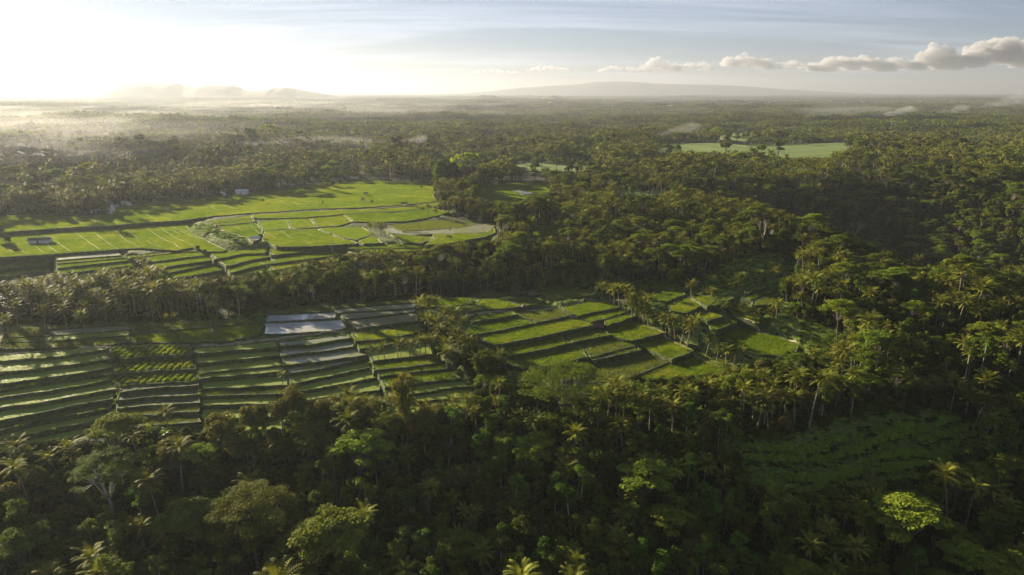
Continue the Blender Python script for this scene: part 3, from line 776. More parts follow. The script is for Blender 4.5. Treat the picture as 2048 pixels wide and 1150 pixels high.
def mk_protos():
    r = random.Random(11)
    PR['coconut_palm'] = []
    for hh, lean, n, dr in ((7, .6, 24, .9), (9.5, 1.4, 27, 1.0), (11, .8, 26, 1.05), (12.5, 2.2, 28, .95), (14, 1.2, 25, 1.1), (16, 1.8, 29, 1.0)):
        t, top = palm_trunk(hh, r, lean); c = palm_crown(r, 5.0 + r.uniform(-.3, .6), n, droop=dr)
        PR['coconut_palm'].append(proto('coconut_palm', [('trunk', t, (0, 0, 0)), ('crown', c, tuple(top))], hh + 3, 5))
    PR['broadleaf_tree'] = []
    for i in range(6):
        h, w = r.uniform(9, 13), r.uniform(3.6, 5.4); L = lobes_round(r, h, w, 15)
        c = crown_lobes(L, 3600, .34, r, .3, 'leaf' if i < 5 else 'leaf_brown'); t = limb_trunk(h, .26, L, r, 'bark_dark', .42)
        PR['broadleaf_tree'].append(proto('broadleaf_tree', [('trunk', t, (0, 0, 0)), ('crown', c, (0, 0, 0))], h, w))
    PR['bronze_tree'] = []
    for i in range(3):
        h, w = r.uniform(12, 15), r.uniform(4.5, 6); L = lobes_round(r, h, w, 20)
        c = crown_lobes(L, 4200, .33, r, .3, 'leaf_brown'); t = limb_trunk(h, .24, L, r, 'bark_mid', .45)
        PR['bronze_tree'].append(proto('bronze_tree', [('trunk', t, (0, 0, 0)), ('crown', c, (0, 0, 0))], h, w))
    PR['umbrella_tree'] = []
    for i in range(4):
        h, w = r.uniform(15, 19), r.uniform(6.5, 9); L = lobes_flat(r, h, w, 24)
        c = crown_lobes(L, 5600, .4, r, .75, 'feather', .45, .3); t = limb_trunk(h, .26, L, r, 'bark_mid', .5, 1.0, 6, 16)
        PR['umbrella_tree'].append(proto('umbrella_tree', [('trunk', t, (0, 0, 0)), ('crown', c, (0, 0, 0))], h, w))
    PR['slender_tree'] = []
    for i in range(4):
        h, w = r.uniform(12, 16), r.uniform(1.8, 2.6); L = []
        for k in range(11):
            zz = h * (.5 + .5 * k / 10); a = r.uniform(0, 6.28); q = w * (1.15 - .8 * abs(k / 10 - .35)) * r.random() ** .5
            L.append((Vector((math.cos(a) * q, math.sin(a) * q, zz)), Vector((w * .55, w * .55, w * .3))))
        c = crown_lobes(L, 1500, .33, r, .5, 'slender', .6, .3)
        mb = MB(); bx, by = r.uniform(-1, 1), r.uniform(-1, 1)
        mb.tube([(0, 0, -1.5), (bx * .2, by * .2, h * .3), (bx * .3, by * .1, h * .65), (0, 0, h * .97)], [.2, .17, .13, .05], 5)
        for cc, e in L[::2]: mb.tube([(0, 0, cc.z - 1.2), cc], [.05, .02], 3)
        PR['slender_tree'].append(proto('slender_tree', [('trunk', mb.mesh('trunk', [M['bark_pale']], True), (0, 0, 0)), ('crown', c, (0, 0, 0))], h, w))
    PR['lime_tree'] = []
    for i in range(2):
        h, w = (13, 4.2) if i == 0 else (11, 2.0); L = lobes_flat(r, h, w, 18, .45) if i == 0 else lobes_round(r, h, w, 12)
        c = crown_lobes(L, 3000, .34, r, .5, 'lime', .5, .4); t = limb_trunk(h, .2, L, r, 'bark_pale', .45, .5, 6, 10)
        PR['lime_tree'].append(proto('lime_tree', [('trunk', t, (0, 0, 0)), ('crown', c, (0, 0, 0))], h, w))
    PR['banana_plant'] = []
    for i in range(4):
        l, s = banana_mesh(r, r.uniform(3.8, 4.8)); PR['banana_plant'].append(proto('banana_plant', [('stem', s, (0, 0, 0)), ('leaves', l, (0, 0, 0))], 4.4, 2.2))
mk_protos()
# big landmark trees
_r = random.Random(5)
def big_umbrella(name, h, w, n, lobes, seed, size=.34, bark='bark_mid', mat='feather'):
    r = random.Random(seed); L = []
    for i in range(lobes):
        a = i * 2.4 + r.uniform(-.3, .3); q = math.sqrt((i + .4) / lobes) * w * .9; tier = r.choice((0, 0, 1))
        zz = h * (1 - .26 * (q / w) ** 2 - .13 * tier) + r.uniform(-.03, .03) * h; s = w * r.uniform(.17, .27)
        L.append((Vector((math.cos(a) * q, math.sin(a) * q, zz)), Vector((s, s, s * r.uniform(.13, .22)))))
    for k in range(int(lobes * .8)):
        a = r.uniform(0, 6.28); q = r.uniform(.2, .95) * w
        L.append((Vector((math.cos(a) * q, math.sin(a) * q, h * r.uniform(.5, .78))), Vector((w * .17, w * .17, w * .03))))
    c = crown_lobes(L, n, size, r, .8, mat, .4, .2)
    mb = MB(); top = Vector((r.uniform(-1, 1), r.uniform(-1, 1), h * .38))
    mb.tube([(0, 0, -2), (0, 0, 1), top * .5, top], [.75, .6, .5, .42], 8)
    hubs = []
    for k in range(6):
        a = k * 1.05 + r.uniform(-.3, .3); hb = top + Vector((math.cos(a) * w * .33, math.sin(a) * w * .33, h * .28)); hubs.append(hb)
        mb.tube([top - Vector((0, 0, .4)), top.lerp(hb, .5) + Vector((0, 0, -.5)), hb], [.3, .24, .17], 6)
    for cc, e in L:
        hb = min(hubs, key=lambda q: (q - cc).length); mb.tube([hb, hb.lerp(cc, .55) + Vector((0, 0, -.4)), cc], [.13, .09, .04], 4)
    return proto('umbrella_tree', [('trunk', mb.mesh('trunk', [M[bark]], True), (0, 0, 0)), ('crown', c, (0, 0, 0))], h, w)

# ------------------------------------------------------------------ planting
THINGS = []         # dicts: px, py, kind, obj, label, zone
def plant(p, x, y, z, s, rz, name=None, label=None, cat=None, group=None, tilt=(0, 0)):
    kind = name or p['kind']
    e = bpy.data.objects.new(kind, None); e.empty_display_size = 1
    link(e); e.location = (x, y, z); e.rotation_euler = (tilt[0], tilt[1], rz); e.scale = s if isinstance(s, tuple) else (s, s, s)
    for nm, me, loc in p['parts']:
        c = obj(nm, me, e); c.location = loc
    e['category'] = cat or CATS[kind]
    if group: e['group'] = group
    if label: e['label'] = label
    return e
CATS = {'coconut_palm': 'palm', 'broadleaf_tree': 'tree', 'bronze_tree': 'tree', 'umbrella_tree': 'umbrella tree', 'slender_tree': 'slender tree', 'lime_tree': 'tree', 'banana_plant': 'banana plant'}
ADJ = {'coconut_palm': 'coconut palm', 'broadleaf_tree': 'dark leafy tree', 'bronze_tree': 'bronze leaved tree', 'umbrella_tree': 'feathery umbrella tree', 'slender_tree': 'pale stemmed slender tree', 'lime_tree': 'lime green tree', 'banana_plant': 'banana plant'}
# visible outlines of open ground: trees may not stand in, or reach in front of, these
OPEN = [[(-300, 655), (0, 645), (200, 645), (400, 638), (520, 630), (560, 615), (700, 606), (830, 598), (950, 588), (1080, 578), (1190, 572), (1345, 580), (1400, 556), (1500, 512), (1560, 505), (1600, 530), (1560, 560), (1555, 590),
         (1600, 645), (1690, 655), (1680, 680), (1600, 700), (1540, 720), (1480, 738), (1400, 748), (1290, 752), (1180, 775), (1060, 770), (1020, 765), (1000, 720), (960, 690), (940, 690), (945, 790), (800, 795), (740, 790),
         (640, 790), (590, 785), (560, 800), (480, 822), (420, 860), (400, 865), (300, 850), (200, 880), (100, 880), (0, 885), (-300, 900)],
        [(-300, 480), (0, 450), (60, 442), (150, 432), (240, 425), (300, 409), (500, 386), (600, 375), (680, 367), (870, 372), (870, 430), (960, 442), (1010, 455), (985, 480), (960, 482), (850, 492), (760, 500),
         (700, 508), (600, 528), (540, 543), (420, 558), (350, 562), (330, 535), (200, 540), (100, 548), (0, 568), (-300, 580)],
        [(955, 376), (1000, 368), (1085, 363), (1100, 380), (1095, 394), (1040, 398), (990, 408), (962, 398)], [(1072, 454), (1115, 454), (1104, 474), (1066, 472)],
        [(1300, 296), (1330, 287), (1420, 286), (1490, 291), (1590, 290), (1700, 286), (1732, 291), (1690, 304), (1660, 318), (1560, 316), (1520, 308), (1400, 310), (1320, 306)],
        [(1430, 272), (1440, 268), (1530, 266), (1590, 270), (1586, 275), (1500, 278), (1485, 285), (1445, 282)],
        [(1030, 330), (1060, 327), (1120, 328), (1190, 338), (1150, 343), (1040, 341)], [(1220, 382), (1280, 379), (1336, 381), (1330, 390), (1240, 391)],
        [(-300, 361), (0, 361), (176, 364), (170, 368), (0, 369), (-300, 371)], [(932, 238), (1010, 238), (1010, 242)], [(860, 352), (920, 345), (955, 348), (900, 356)],
        [(1480, 862), (1560, 880), (1650, 842), (1750, 820), (1890, 820), (1950, 855), (1890, 930), (1800, 965), (1600, 985), (1480, 960)], [(1606, 645), (1690, 655), (1676, 678), (1598, 718)]]
OBB = [(min(p[0] for p in w), max(p[0] for p in w), min(p[1] for p in w), max(p[1] for p in w)) for w in OPEN]
def open_hit(px, py):
    for w, b in zip(OPEN, OBB):
        if b[0] <= px <= b[1] and b[2] <= py <= b[3] and inpoly(px, py, w): return True
    return False
def tree_ok(x, y, z, h, w, frac=0.93):
    for dx, dz in ((0, 0), (0, h * .5), (0, h * frac), (-w * .75, h * .8), (w * .75, h * .8)):
        if open_hit(*project(x + dx, y, z + dz)): return False
    return True
OCC = {}
def free(x, y, rad):
    i, j = int(x // 6), int(y // 6)
    for a in range(i - 2, i + 3):
        for b in range(j - 2, j + 3):
            for (qx, qy, qr) in OCC.get((a, b), ()):
                if math.hypot(qx - x, qy - y) < (rad + qr): return False
    return True
def occupy(x, y, rad): OCC.setdefault((int(x // 6), int(y // 6)), []).append((x, y, rad))

def put(kind, px, py, hpx=None, idx=None, label=None, group=None, zone=None, mat=None, sxy=None, lean=0.06):
    x, y, z = unproject(px, py); z = top_at(x, y)
    x, y = on_plane(px, py, z)
    L = PR[kind]
    if hpx:
        h = hpx * (y * CP + (H - z) * SP) / F / math.cos(PITCH + math.atan((py - 575) / F))
        p = min(L, key=lambda q: abs(q['h'] - h)) if idx is None else L[idx]; s = h / p['h']
    else: p = L[idx or 0]; s = 1
    e = plant(p, x, y, z, s if sxy is None else (sxy, sxy, s), rnd.uniform(0, 6.28), tilt=(rnd.uniform(-lean, lean), rnd.uniform(-lean, lean)), group=group)
    occupy(x, y, p['w'] * s * .35)
    THINGS.append(dict(o=e, kind=kind, x=x, y=y, z=z, h=p['h'] * s, label=label, zone=zone, group=group))
    return e
# rows and singles the photo shows (base point, height in photo pixels)
ROW = 'coconut palm row between the green terraces'
for zx, zy, hp in ((75, 620, 26), (105, 640, 28), (140, 655, 33), (165, 662, 28), (205, 670, 34), (240, 695, 36), (270, 725, 40), (300, 745, 45), (345, 770, 48), (390, 795, 52), (435, 825, 54), (520, 848, 70),
                   (580, 905, 50), (660, 948, 40), (735, 975, 42), (795, 965, 38), (835, 950, 34), (40, 600, 30), (15, 585, 34)):
    put('coconut_palm', *C5((zx, zy))[0], hp, zone='row', group=ROW)
for zx, zy, hp in ((725, 580, 28), (825, 612, 32), (880, 640, 36), (960, 672, 36), (1110, 668, 56), (465, 440, 34), (615, 485, 32), (830, 442, 46), (845, 438, 50), (990, 345, 30), (1105, 335, 34), (800, 440, 36), (640, 360, 22), (1060, 655, 36)):
    put('coconut_palm', *C5((zx, zy))[0], hp, zone='scatter', group='coconut palms scattered over the right terraces')
for zx, zy, hp in ((1165, 228, 36), (1225, 245, 36), (1258, 272, 42), (1300, 298, 50), (1360, 300, 42), (1290, 215, 34), (1340, 240, 34), (1200, 205, 32), (1420, 330, 44), (1445, 390, 46), (1480, 405, 48), (1515, 420, 48), (1385, 220, 30), (1400, 350, 46), (1460, 340, 40), (1500, 350, 44)):
    put('coconut_palm', *C4((zx, zy))[0], hp, zone='grove', group='coconut palms beside the banana grove')
for zx, zy, hp in ((330, 612, 30), (372, 608, 22), (420, 603, 32), (520, 592, 38), (545, 588, 26), (610, 582, 34), (690, 572, 38), (650, 575, 24), (735, 568, 36)):
    put('coconut_palm', *C3((zx, zy))[0], hp, idx=0, zone='bank', group='short coconut palms on the terrace bank')
put('coconut_palm', 566, 772, 28, idx=0, label='lone short palm among the flooded terraces at left centre')
put('coconut_palm', 522, 641, 18, idx=0, label='small palm at the left corner of the sky mirroring pond')
put('coconut_palm', 4, 770, 34, idx=0, label='palm cut by the left edge beside the seedling terraces')
for zx, zy, hp in ((690, 300, 44), (740, 320, 48), (790, 310, 50), (840, 330, 52), (870, 400, 52), (930, 420, 52), (960, 400, 46), (1000, 480, 52), (900, 470, 50), (820, 450, 44), (760, 420, 44), (850, 540, 50),
                   (930, 560, 52), (800, 590, 44), (870, 620, 48), (1050, 640, 52), (1100, 610, 42), (980, 620, 52), (1030, 560, 44), (900, 680, 48), (1160, 760, 50), (1260, 780, 54), (1300, 720, 46)):
    put('coconut_palm', *C3((zx, zy))[0], hp, zone='clump', group='coconut palms in the clump crossing the terraces')
for zx, zy, hp in ((720, 380, 30), (800, 400, 34), (870, 500, 34), (950, 520, 34), (760, 520, 30), (830, 620, 40), (960, 700, 42), (1040, 700, 40)):
    put('broadleaf_tree', *C3((zx, zy))[0], hp, zone='clump', group='dark trees in the clump crossing the terraces')
put('broadleaf_tree', 972, 778, 78, idx=2, label='big shaggy tree at the foot of the palm clump', sxy=1.5)
put('bronze_tree', 812, 868, 110, idx=1, label='tall airy bronze tree rising over the flooded terrace ends', sxy=0.95)
# two landmark umbrella trees and the foreground lit one
def put_big(p, px, py, hw, label, zoff=0.0):
    x, y, z = unproject(px, py); s = 1
    e = plant(p, x, y, z + zoff, s, 0.4, name='umbrella_tree', label=label); occupy(x, y, p['w'] * .38)
    THINGS.append(dict(o=e, kind='umbrella_tree', x=x, y=y, z=z, h=p['h'], label=label, zone=None, group=None)); return e
put_big(big_umbrella('a', 25, 14.5, 11000, 40, 21, .32), 1122, 868, 0, 'wide thin crowned umbrella tree in front of the olive paddies')
def put_at(p, x, y, label, name='umbrella_tree', s=1, zone=None, group=None):
    z = ground(x, y)
    e = plant(p, x, y, z, s, rnd.uniform(0, 6.28), name=name, label=label, group=group); occupy(x, y, p['w'] * s * .38)
    THINGS.append(dict(o=e, kind=name, x=x, y=y, z=z, h=p['h'] * s, label=label, zone=zone, group=group)); return e
def crown_to(px, py, h, s=1):
    """ground spot where a tree of height h has its crown top at this pixel"""
    d = ray(px, py); t = 60
    while t < 3000:
        x, y, z = d[0] * t, d[1] * t, H + d[2] * t
        if z <= ground(x, y) + h: return x, y
        t += 0.5
def crowned(kind, px, py, h, label=None, idx=None, zone=None, group=None, sxy=None):
    L = PR[kind]; p = L[idx] if idx is not None else min(L, key=lambda q: abs(q['h'] - h)); s = h / p['h']
    x, y = crown_to(px, py, h)
    return put_at(p, x, y, label, kind, s if sxy is None else (s * sxy, s * sxy, s), zone, group) if sxy is None else put_scaled(p, x, y, kind, s, sxy, label)
def put_scaled(p, x, y, kind, s, sxy, label):
    z = ground(x, y); e = plant(p, x, y, z, (s * sxy, s * sxy, s), rnd.uniform(0, 6.28), name=kind, label=label); occupy(x, y, p['w'] * s * sxy * .38)
    THINGS.append(dict(o=e, kind=kind, x=x, y=y, z=z, h=p['h'] * s, label=label, zone=None, group=None)); return e
pb = big_umbrella('b', 27, 12, 17000, 48, 33, .32)
x, y = crown_to(500, 985, 27); put_at(pb, x, y, 'huge sunlit umbrella tree near the bottom left, broad feathery crown')
pc = big_umbrella('c', 24, 9.5, 7500, 30, 44, .32, 'bark_pale')
x, y = crown_to(205, 905, 24); put_at(pc, x, y, 'umbrella tree with forked pale trunk at the lower left')
x, y = crown_to(225, 825, 22); put_at(PR['umbrella_tree'][0], x, y, 'feathery umbrella tree overlapping the lowest left terraces', s=1.15)
crowned('lime_tree', 1905, 1052, 13, 'bright lime green tree with spreading crown near the bottom right', 0)
crowned('lime_tree', 1768, 1082, 11, 'slim upright lime green tree beside the spreading lime one', 1)
crowned('lime_tree', 1735, 935, 9, 'small lime green tree in front of the dark terraced hollow', 1)
for px, py, h in ((690, 775, 11), (1411, 918, 13), (1213, 1062, 10), (1133, 928, 11), (215, 1058, 12), (272, 1098, 11), (893, 948, 12), (820, 895, 13), (150, 1085, 9), (710, 905, 13), (660, 905, 12),
                  (330, 815, 8), (265, 858, 10), (25, 880, 11), (90, 905, 10)):
    crowned('coconut_palm', px, py, h, zone='fore', group='palms standing out on the shaded ravine slope')
crowned('coconut_palm', 1650, 742, 17, 'tall palm with bare pale trunk at the edge of the dark hollow', 5)
for px, py, h in ((440, 835, 13), (500, 812, 14), (560, 795, 14), (585, 768, 15), (640, 800, 14), (690, 800, 13), (740, 815, 13), (340, 885, 12), (470, 870, 12), (620, 850, 13), (860, 815, 13), (830, 830, 12)):
    crowned('bronze_tree', px, py, h, zone='bronze', group='bronze trees below the flooded terraces')
for px, py, h in ((58, 566, 15), (100, 580, 14), (150, 562, 16), (185, 578, 14), (232, 556, 17), (288, 516, 20), (268, 560, 15), (325, 562, 16), (352, 590, 12), (25, 602, 14), (205, 600, 13), (80, 610, 13), (125, 605, 14), (300, 600, 12), (8, 630, 12), (165, 620, 12)):
    crowned('coconut_palm', px, py, h, zone='leftbelt', group='tall palms at the left end of the tree belt')
# belt along the lower palms
for i in range(34):
    px = 1050 + i * 17 + rnd.uniform(-8, 8); py = (795 if px < 1180 else 770) - (20 if px > 1400 else 0) + rnd.uniform(-16, 40)
    crowned('coconut_palm', px, py, rnd.uniform(11, 15), zone='lowbelt', group='coconut palms along the foot of the green terraces')
for px, py, h in ((880, 318, 30), (905, 326, 26), (1730, 330, 17), (1895, 352, 18)):
    x, y = crown_to(px, py, h); p = PR['broadleaf_tree'][1] if px < 1000 else PR['umbrella_tree'][2]; put_at(p, x, y, 'towering dark tree behind the upper fields, %s of the pair' % ('left' if px < 890 else 'right') if px < 1000 else 'broad umbrella crown rising from the %s forest' % ('shaded' if px < 1800 else 'far hillside'), 'broadleaf_tree' if px < 1000 else 'umbrella_tree', h / p['h'])
# small trees in the upper fields
for kind, px, py, hp, lab in (('broadleaf_tree', 523, 479, 12, 'small dark tree beside the little hut in the upper fields'), ('slender_tree', 646, 414, 12, 'tiny upright tree on the long field wall'),
                         ('broadleaf_tree', 527, 406, 9, 'low wind bent tree alone in the upper field'), ('coconut_palm', 728, 412, 18, 'short bushy palm on the long field wall'), ('coconut_palm', 745, 414, 14, 'small palm next to the bushy one on the wall'),
                         ('coconut_palm', 742, 474, 30, 'left palm of the pair beside the brown field'), ('coconut_palm', 762, 472, 28, 'right palm of the pair beside the brown field'), ('coconut_palm', 752, 470, 26, 'middle palm beside the brown field'),
                         ('slender_tree', 900, 466, 10, 'small tree on the brown field bund'), ('slender_tree', 927, 458, 11, 'second small tree on the brown field bund'), ('umbrella_tree', 898, 486, 14, 'thin small crowned tree at the fields front edge'),
                         ('slender_tree', 789, 476, 9, 'tiny tree on the curved bund'), ('broadleaf_tree', 843, 378, 7, 'small round tree at the back of the upper field'), ('broadleaf_tree', 254, 473, 7, 'tiny bush like tree amid the left upper field'),
                         ('broadleaf_tree', 395, 504, 14, 'bushy tree on the corner of the stepped strips'), ('broadleaf_tree', 410, 508, 10, 'lower bushy tree on the corner of the stepped strips'),
                         ('coconut_palm', 835, 428, 20, 'leftmost palm of the row on the upper strips'), ('coconut_palm', 858, 432, 26, 'tallest palm of the row on the upper strips'), ('coconut_palm', 872, 436, 20, 'third palm of the row on the upper strips'),
                         ('coconut_palm', 845, 430, 16, 'short palm of the row on the upper strips'), ('coconut_palm', 290, 556, 46, 'tall palm standing above the tree belt at left')):
    put(kind, px, py, hp, label=lab)
for i in range(14):
    px = 422 + i * 6.2 + rnd.uniform(-3, 3); py = 462 + i * 2.4 + rnd.uniform(-3, 6); put('banana_plant', px, py, rnd.uniform(9, 14), zone='upban', group='bananas on the rubble strip between the upper fields')
for i in range(26):
    px = rnd.uniform(20, 210); py = rnd.uniform(408, 440) - (px - 20) * .04
    put(rnd.choice(['coconut_palm', 'broadleaf_tree', 'coconut_palm']), px, py, rnd.uniform(16, 30), zone='house', group='trees around the house by the upper fields')
for px, py, hp in ((0, 480, 34), (15, 492, 22), (680, 372, 16), (655, 372, 18), (668, 374, 14), (645, 369, 16)):
    put('broadleaf_tree', px, py, hp, zone='upedge', group='small trees at the edge of the upper fields')
# bare pale trees at the ravine
def bare_tree(h, seed):
    r = random.Random(seed); mb = MB()
    def br(p, d, L, rad, k):
        q = p + d * L; mb.tube([p, p.lerp(q, .5) + rv(r) * L * .04, q], [rad, rad * .8, rad * .6], 5)
        if k:
            for _ in range(r.choice((2, 3))):
                nd = (d + rv(r) * .55 + Vector((0, 0, .15))).normalized(); br(q, nd, L * r.uniform(.5, .7), rad * .55, k - 1)
    br(Vector((0, 0, -1)), Vector((.05, 0, 1)), h * .55, .42, 4)
    return mb.mesh('bare_tree', [M['bark_pale']], True)
for i, (px, py, hp, lab) in enumerate(((1523, 500, 48, 'leafless pale tree standing straight above the meadow'), (1536, 500, 36, 'smaller leafless pale tree beside the straight one'), (1702, 500, 52, 'leafless pale tree leaning out over the dark ravine'), (1665, 505, 30, 'low bare pale snag near the ravine edge'))):
    x, y, z = unproject(px, py); h = hp * (y * CP + (H - z) * SP) / F
    o = obj('bare_tree', bare_tree(h, 60 + i)); o.location = (x, y, z); tag(o, lab, 'bare tree'); occupy(x, y, 2)
# banana grove
for i in range(64):
    px = rnd.uniform(1165, 1345); py = 560 + rnd.uniform(0, 22) + (px - 1165) * .05 + (8 if px > 1240 else 0)
    put('banana_plant', px, py, rnd.uniform(16, 22), zone='grovebanana', group='banana grove behind the green terraces')

# region dependent mix of kinds: coconut palm / broadleaf / umbrella / slender / banana / bronze
def mix(px, py, y):
    if py > 880:
        if px < 640: return (.20, .42, .14, .14, .08, .02)
        if px < 1120: return (.12, .22, .10, .58, .04, 0)
        if px < 1480: return (.12, .32, .06, .50, .06, 0)
        return (.12, .40, .12, .28, .12, 0)
    if py > 740:
        if px < 760: return (.22, .40, .10, .05, .10, .13)
        if px < 1560: return (.50, .28, .04, .06, .12, 0)
        return (.36, .34, .12, .10, .08, 0)
    if px > 1480 and py > 560: return (.46, .28, .14, .06, .06, 0)
    if py > 520 and px < 420: return (.62, .24, .03, .02, .09, 0)
    if px < 1150 and py > 470: return (.30, .52, .10, .03, .05, 0)
    if px > 1640 and 380 < py < 590: return (.08, .60, .26, .06, 0, 0)
    if px > 1100 and py > 370: return (.44, .40, .12, .02, .02, 0)
    return (.42, .46, .10, .02, 0, 0)
KN = ['coconut_palm', 'broadleaf_tree', 'umbrella_tree', 'slender_tree', 'banana_plant', 'bronze_tree']
RADS = [1.9, 2.5, 3.2, 1.25, 1.2, 2.6]
cand = []
def scatter(y0, y1, tries, xw=1.05, xpad=60):
    r = random.Random(int(y0) + 3)
    for _ in range(tries):
        y = r.uniform(y0, y1); x = r.uniform(-1, 1) * (y * xw + xpad)
        z0 = base(x, y); px, py = project(x, y, z0)
        if paddy_at(x, y): continue
        ws = list(mix(px, py, y)); cn = fbm(x + 300, y * 1.3, 38, 2)
        ws[0] *= math.exp(3.2 * cn); ws[1] *= math.exp(-2.6 * cn); ws[2] *= math.exp(2.4 * fbm(x - 500, y, 45, 2))
        k = r.choices(range(6), ws)[0]; kind = KN[k]
        p = r.choice(PR[kind]); s = r.uniform(.68, 1.18) * (1 + .28 * fbm(x, y + 700, 28, 2))
        if r.random() < .05: s *= 1.35
        if y < 190 and kind in ('broadleaf_tree', 'umbrella_tree'): s *= 1.1
        if px > 1640 and 380 < py < 600: s *= .8
        if 20 < x < 150 and 345 < y < 470: s *= .68
        rad = RADS[k] * s
        if not free(x, y, rad): continue
        z = ground(x, y)
        if not tree_ok(x, y, z, p['h'] * s, p['w'] * s): 
            s *= .6
            if not tree_ok(x, y, z, p['h'] * s, p['w'] * s): continue
            rad *= .7
        occupy(x, y, rad); cand.append((kind, p, x, y, z, s, r.uniform(0, 6.28)))
scatter(60, 200, 12000); scatter(200, 300, 21000); scatter(300, 420, 33000); scatter(420, 700, 60000)
def visible(x, y, z): 
    px, py = project(x, y, z); return -20 < px < 2070 and py < 1190
byk = {}
for c in cand: byk.setdefault(c[0], []).append(c)
LIMIT = 296
rest = []
for kind, L in byk.items():
    have = sum(1 for t in THINGS if t['kind'] == kind and t['y'] < 1e9)
    L.sort(key=lambda c: (0 if visible(c[2], c[3], c[4] + c[1]['h'] * c[5] * .8) else 1, c[3]))
    n = max(0, LIMIT - have)
    lim_y = 700
    for c in L[:n]:
        if not visible(c[2], c[3], c[4] + c[1]['h'] * c[5] * .8): rest.append(c); continue
        kind, p, x, y, z, s, rz = c
        e = plant(p, x, y, z, s, rz, tilt=(rnd.uniform(-.11, .11), rnd.uniform(-.11, .11)))
        THINGS.append(dict(o=e, kind=kind, x=x, y=y, z=z, h=p['h'] * s, label=None, zone=None, group=None))
    rest += L[n:]
# labels
def zone_of(t):
    if t['zone']:
        return {'row': 'in the row between the green terraces', 'scatter': 'scattered over the right terraces', 'grove': 'beside the banana grove', 'bank': 'on the flooded terrace bank',
                'clump': 'in the clump crossing the terraces', 'fore': 'standing out on the ravine slope', 'bronze': 'below the flooded terraces', 'lowbelt': 'at the foot of the green terraces',
                'upban': 'on the rubble strip up field', 'leftbelt': 'topping the left belt end', 'house': 'around the upper field house', 'upedge': 'edging the upper fields', 'grovebanana': 'in the banana grove'}[t['zone']]
    px, py = project(t['x'], t['y'], t['z'] + t['h'] * .7)
    if py > 1010: return 'in the bottom left corner' if px < 420 else 'along the bottom left edge' if px < 860 else 'along the bottom centre edge' if px < 1250 else 'along the bottom right edge' if px < 1650 else 'in the bottom right corner'
    if py > 900: return 'on the lower left slope' if px < 460 else 'on the shaded slope left of centre' if px < 900 else 'on the shaded slope at centre' if px < 1300 else 'around the dark terraced hollow' if px < 1760 else 'right of the dark hollow'
    if py > 760: return 'below the seedling terraces' if px < 420 else 'below the flooded terraces' if px < 930 else 'in the shade under the palm belt' if px < 1300 else 'above the dark hollow' if px < 1700 else 'on the lit right slope'
    if px > 1560: return 'on the far right slope' if px > 1880 else 'on the wooded right hillside' if py > 640 else 'along the ravine rim' if py > 520 else 'by the shaded ravine'
    if py > 470 and px < 1180: return 'at the left end of the tree belt' if px < 260 else 'in the tree belt left part' if px < 560 else 'in the tree belt middle part' if px < 860 else 'in the tree belt right part'
    if py > 470: return 'behind the banana grove' if px < 1400 else 'around the lumpy meadow'
    return 'in the woods beyond the meadow' if px > 1180 else 'behind the upper fields'
zz = {}
for t in THINGS:
    t['px'] = project(t['x'], t['y'], t['z'] + t['h'] * .7)
    if t['label']: t['o']['label'] = t['label']; continue
    z = zone_of(t); t['zn'] = z
    size = 'short' if t['h'] < (3.6 if t['kind'] == 'banana_plant' else 10) else 'tall' if t['h'] > (4.6 if t['kind'] == 'banana_plant' else 14.5) else 'mid height'
    if t['kind'] == 'banana_plant': size = {'short': 'low', 'tall': 'high', 'mid height': 'leafy'}[size]
    t['size'] = size; zz.setdefault((z, t['kind'], size), []).append(t)
for (z, kind, size), L in zz.items():
    L.sort(key=lambda t: t['px'][0])
    for i, t in enumerate(L):
        t['o']['label'] = '%s %s %s%s' % (size, ADJ[kind], z, '' if len(L) == 1 else ', %s from left' % ordinal(i + 1))
        if 'group' not in t['o'].keys(): t['o']['group'] = '%ss %s' % (ADJ[kind], z)

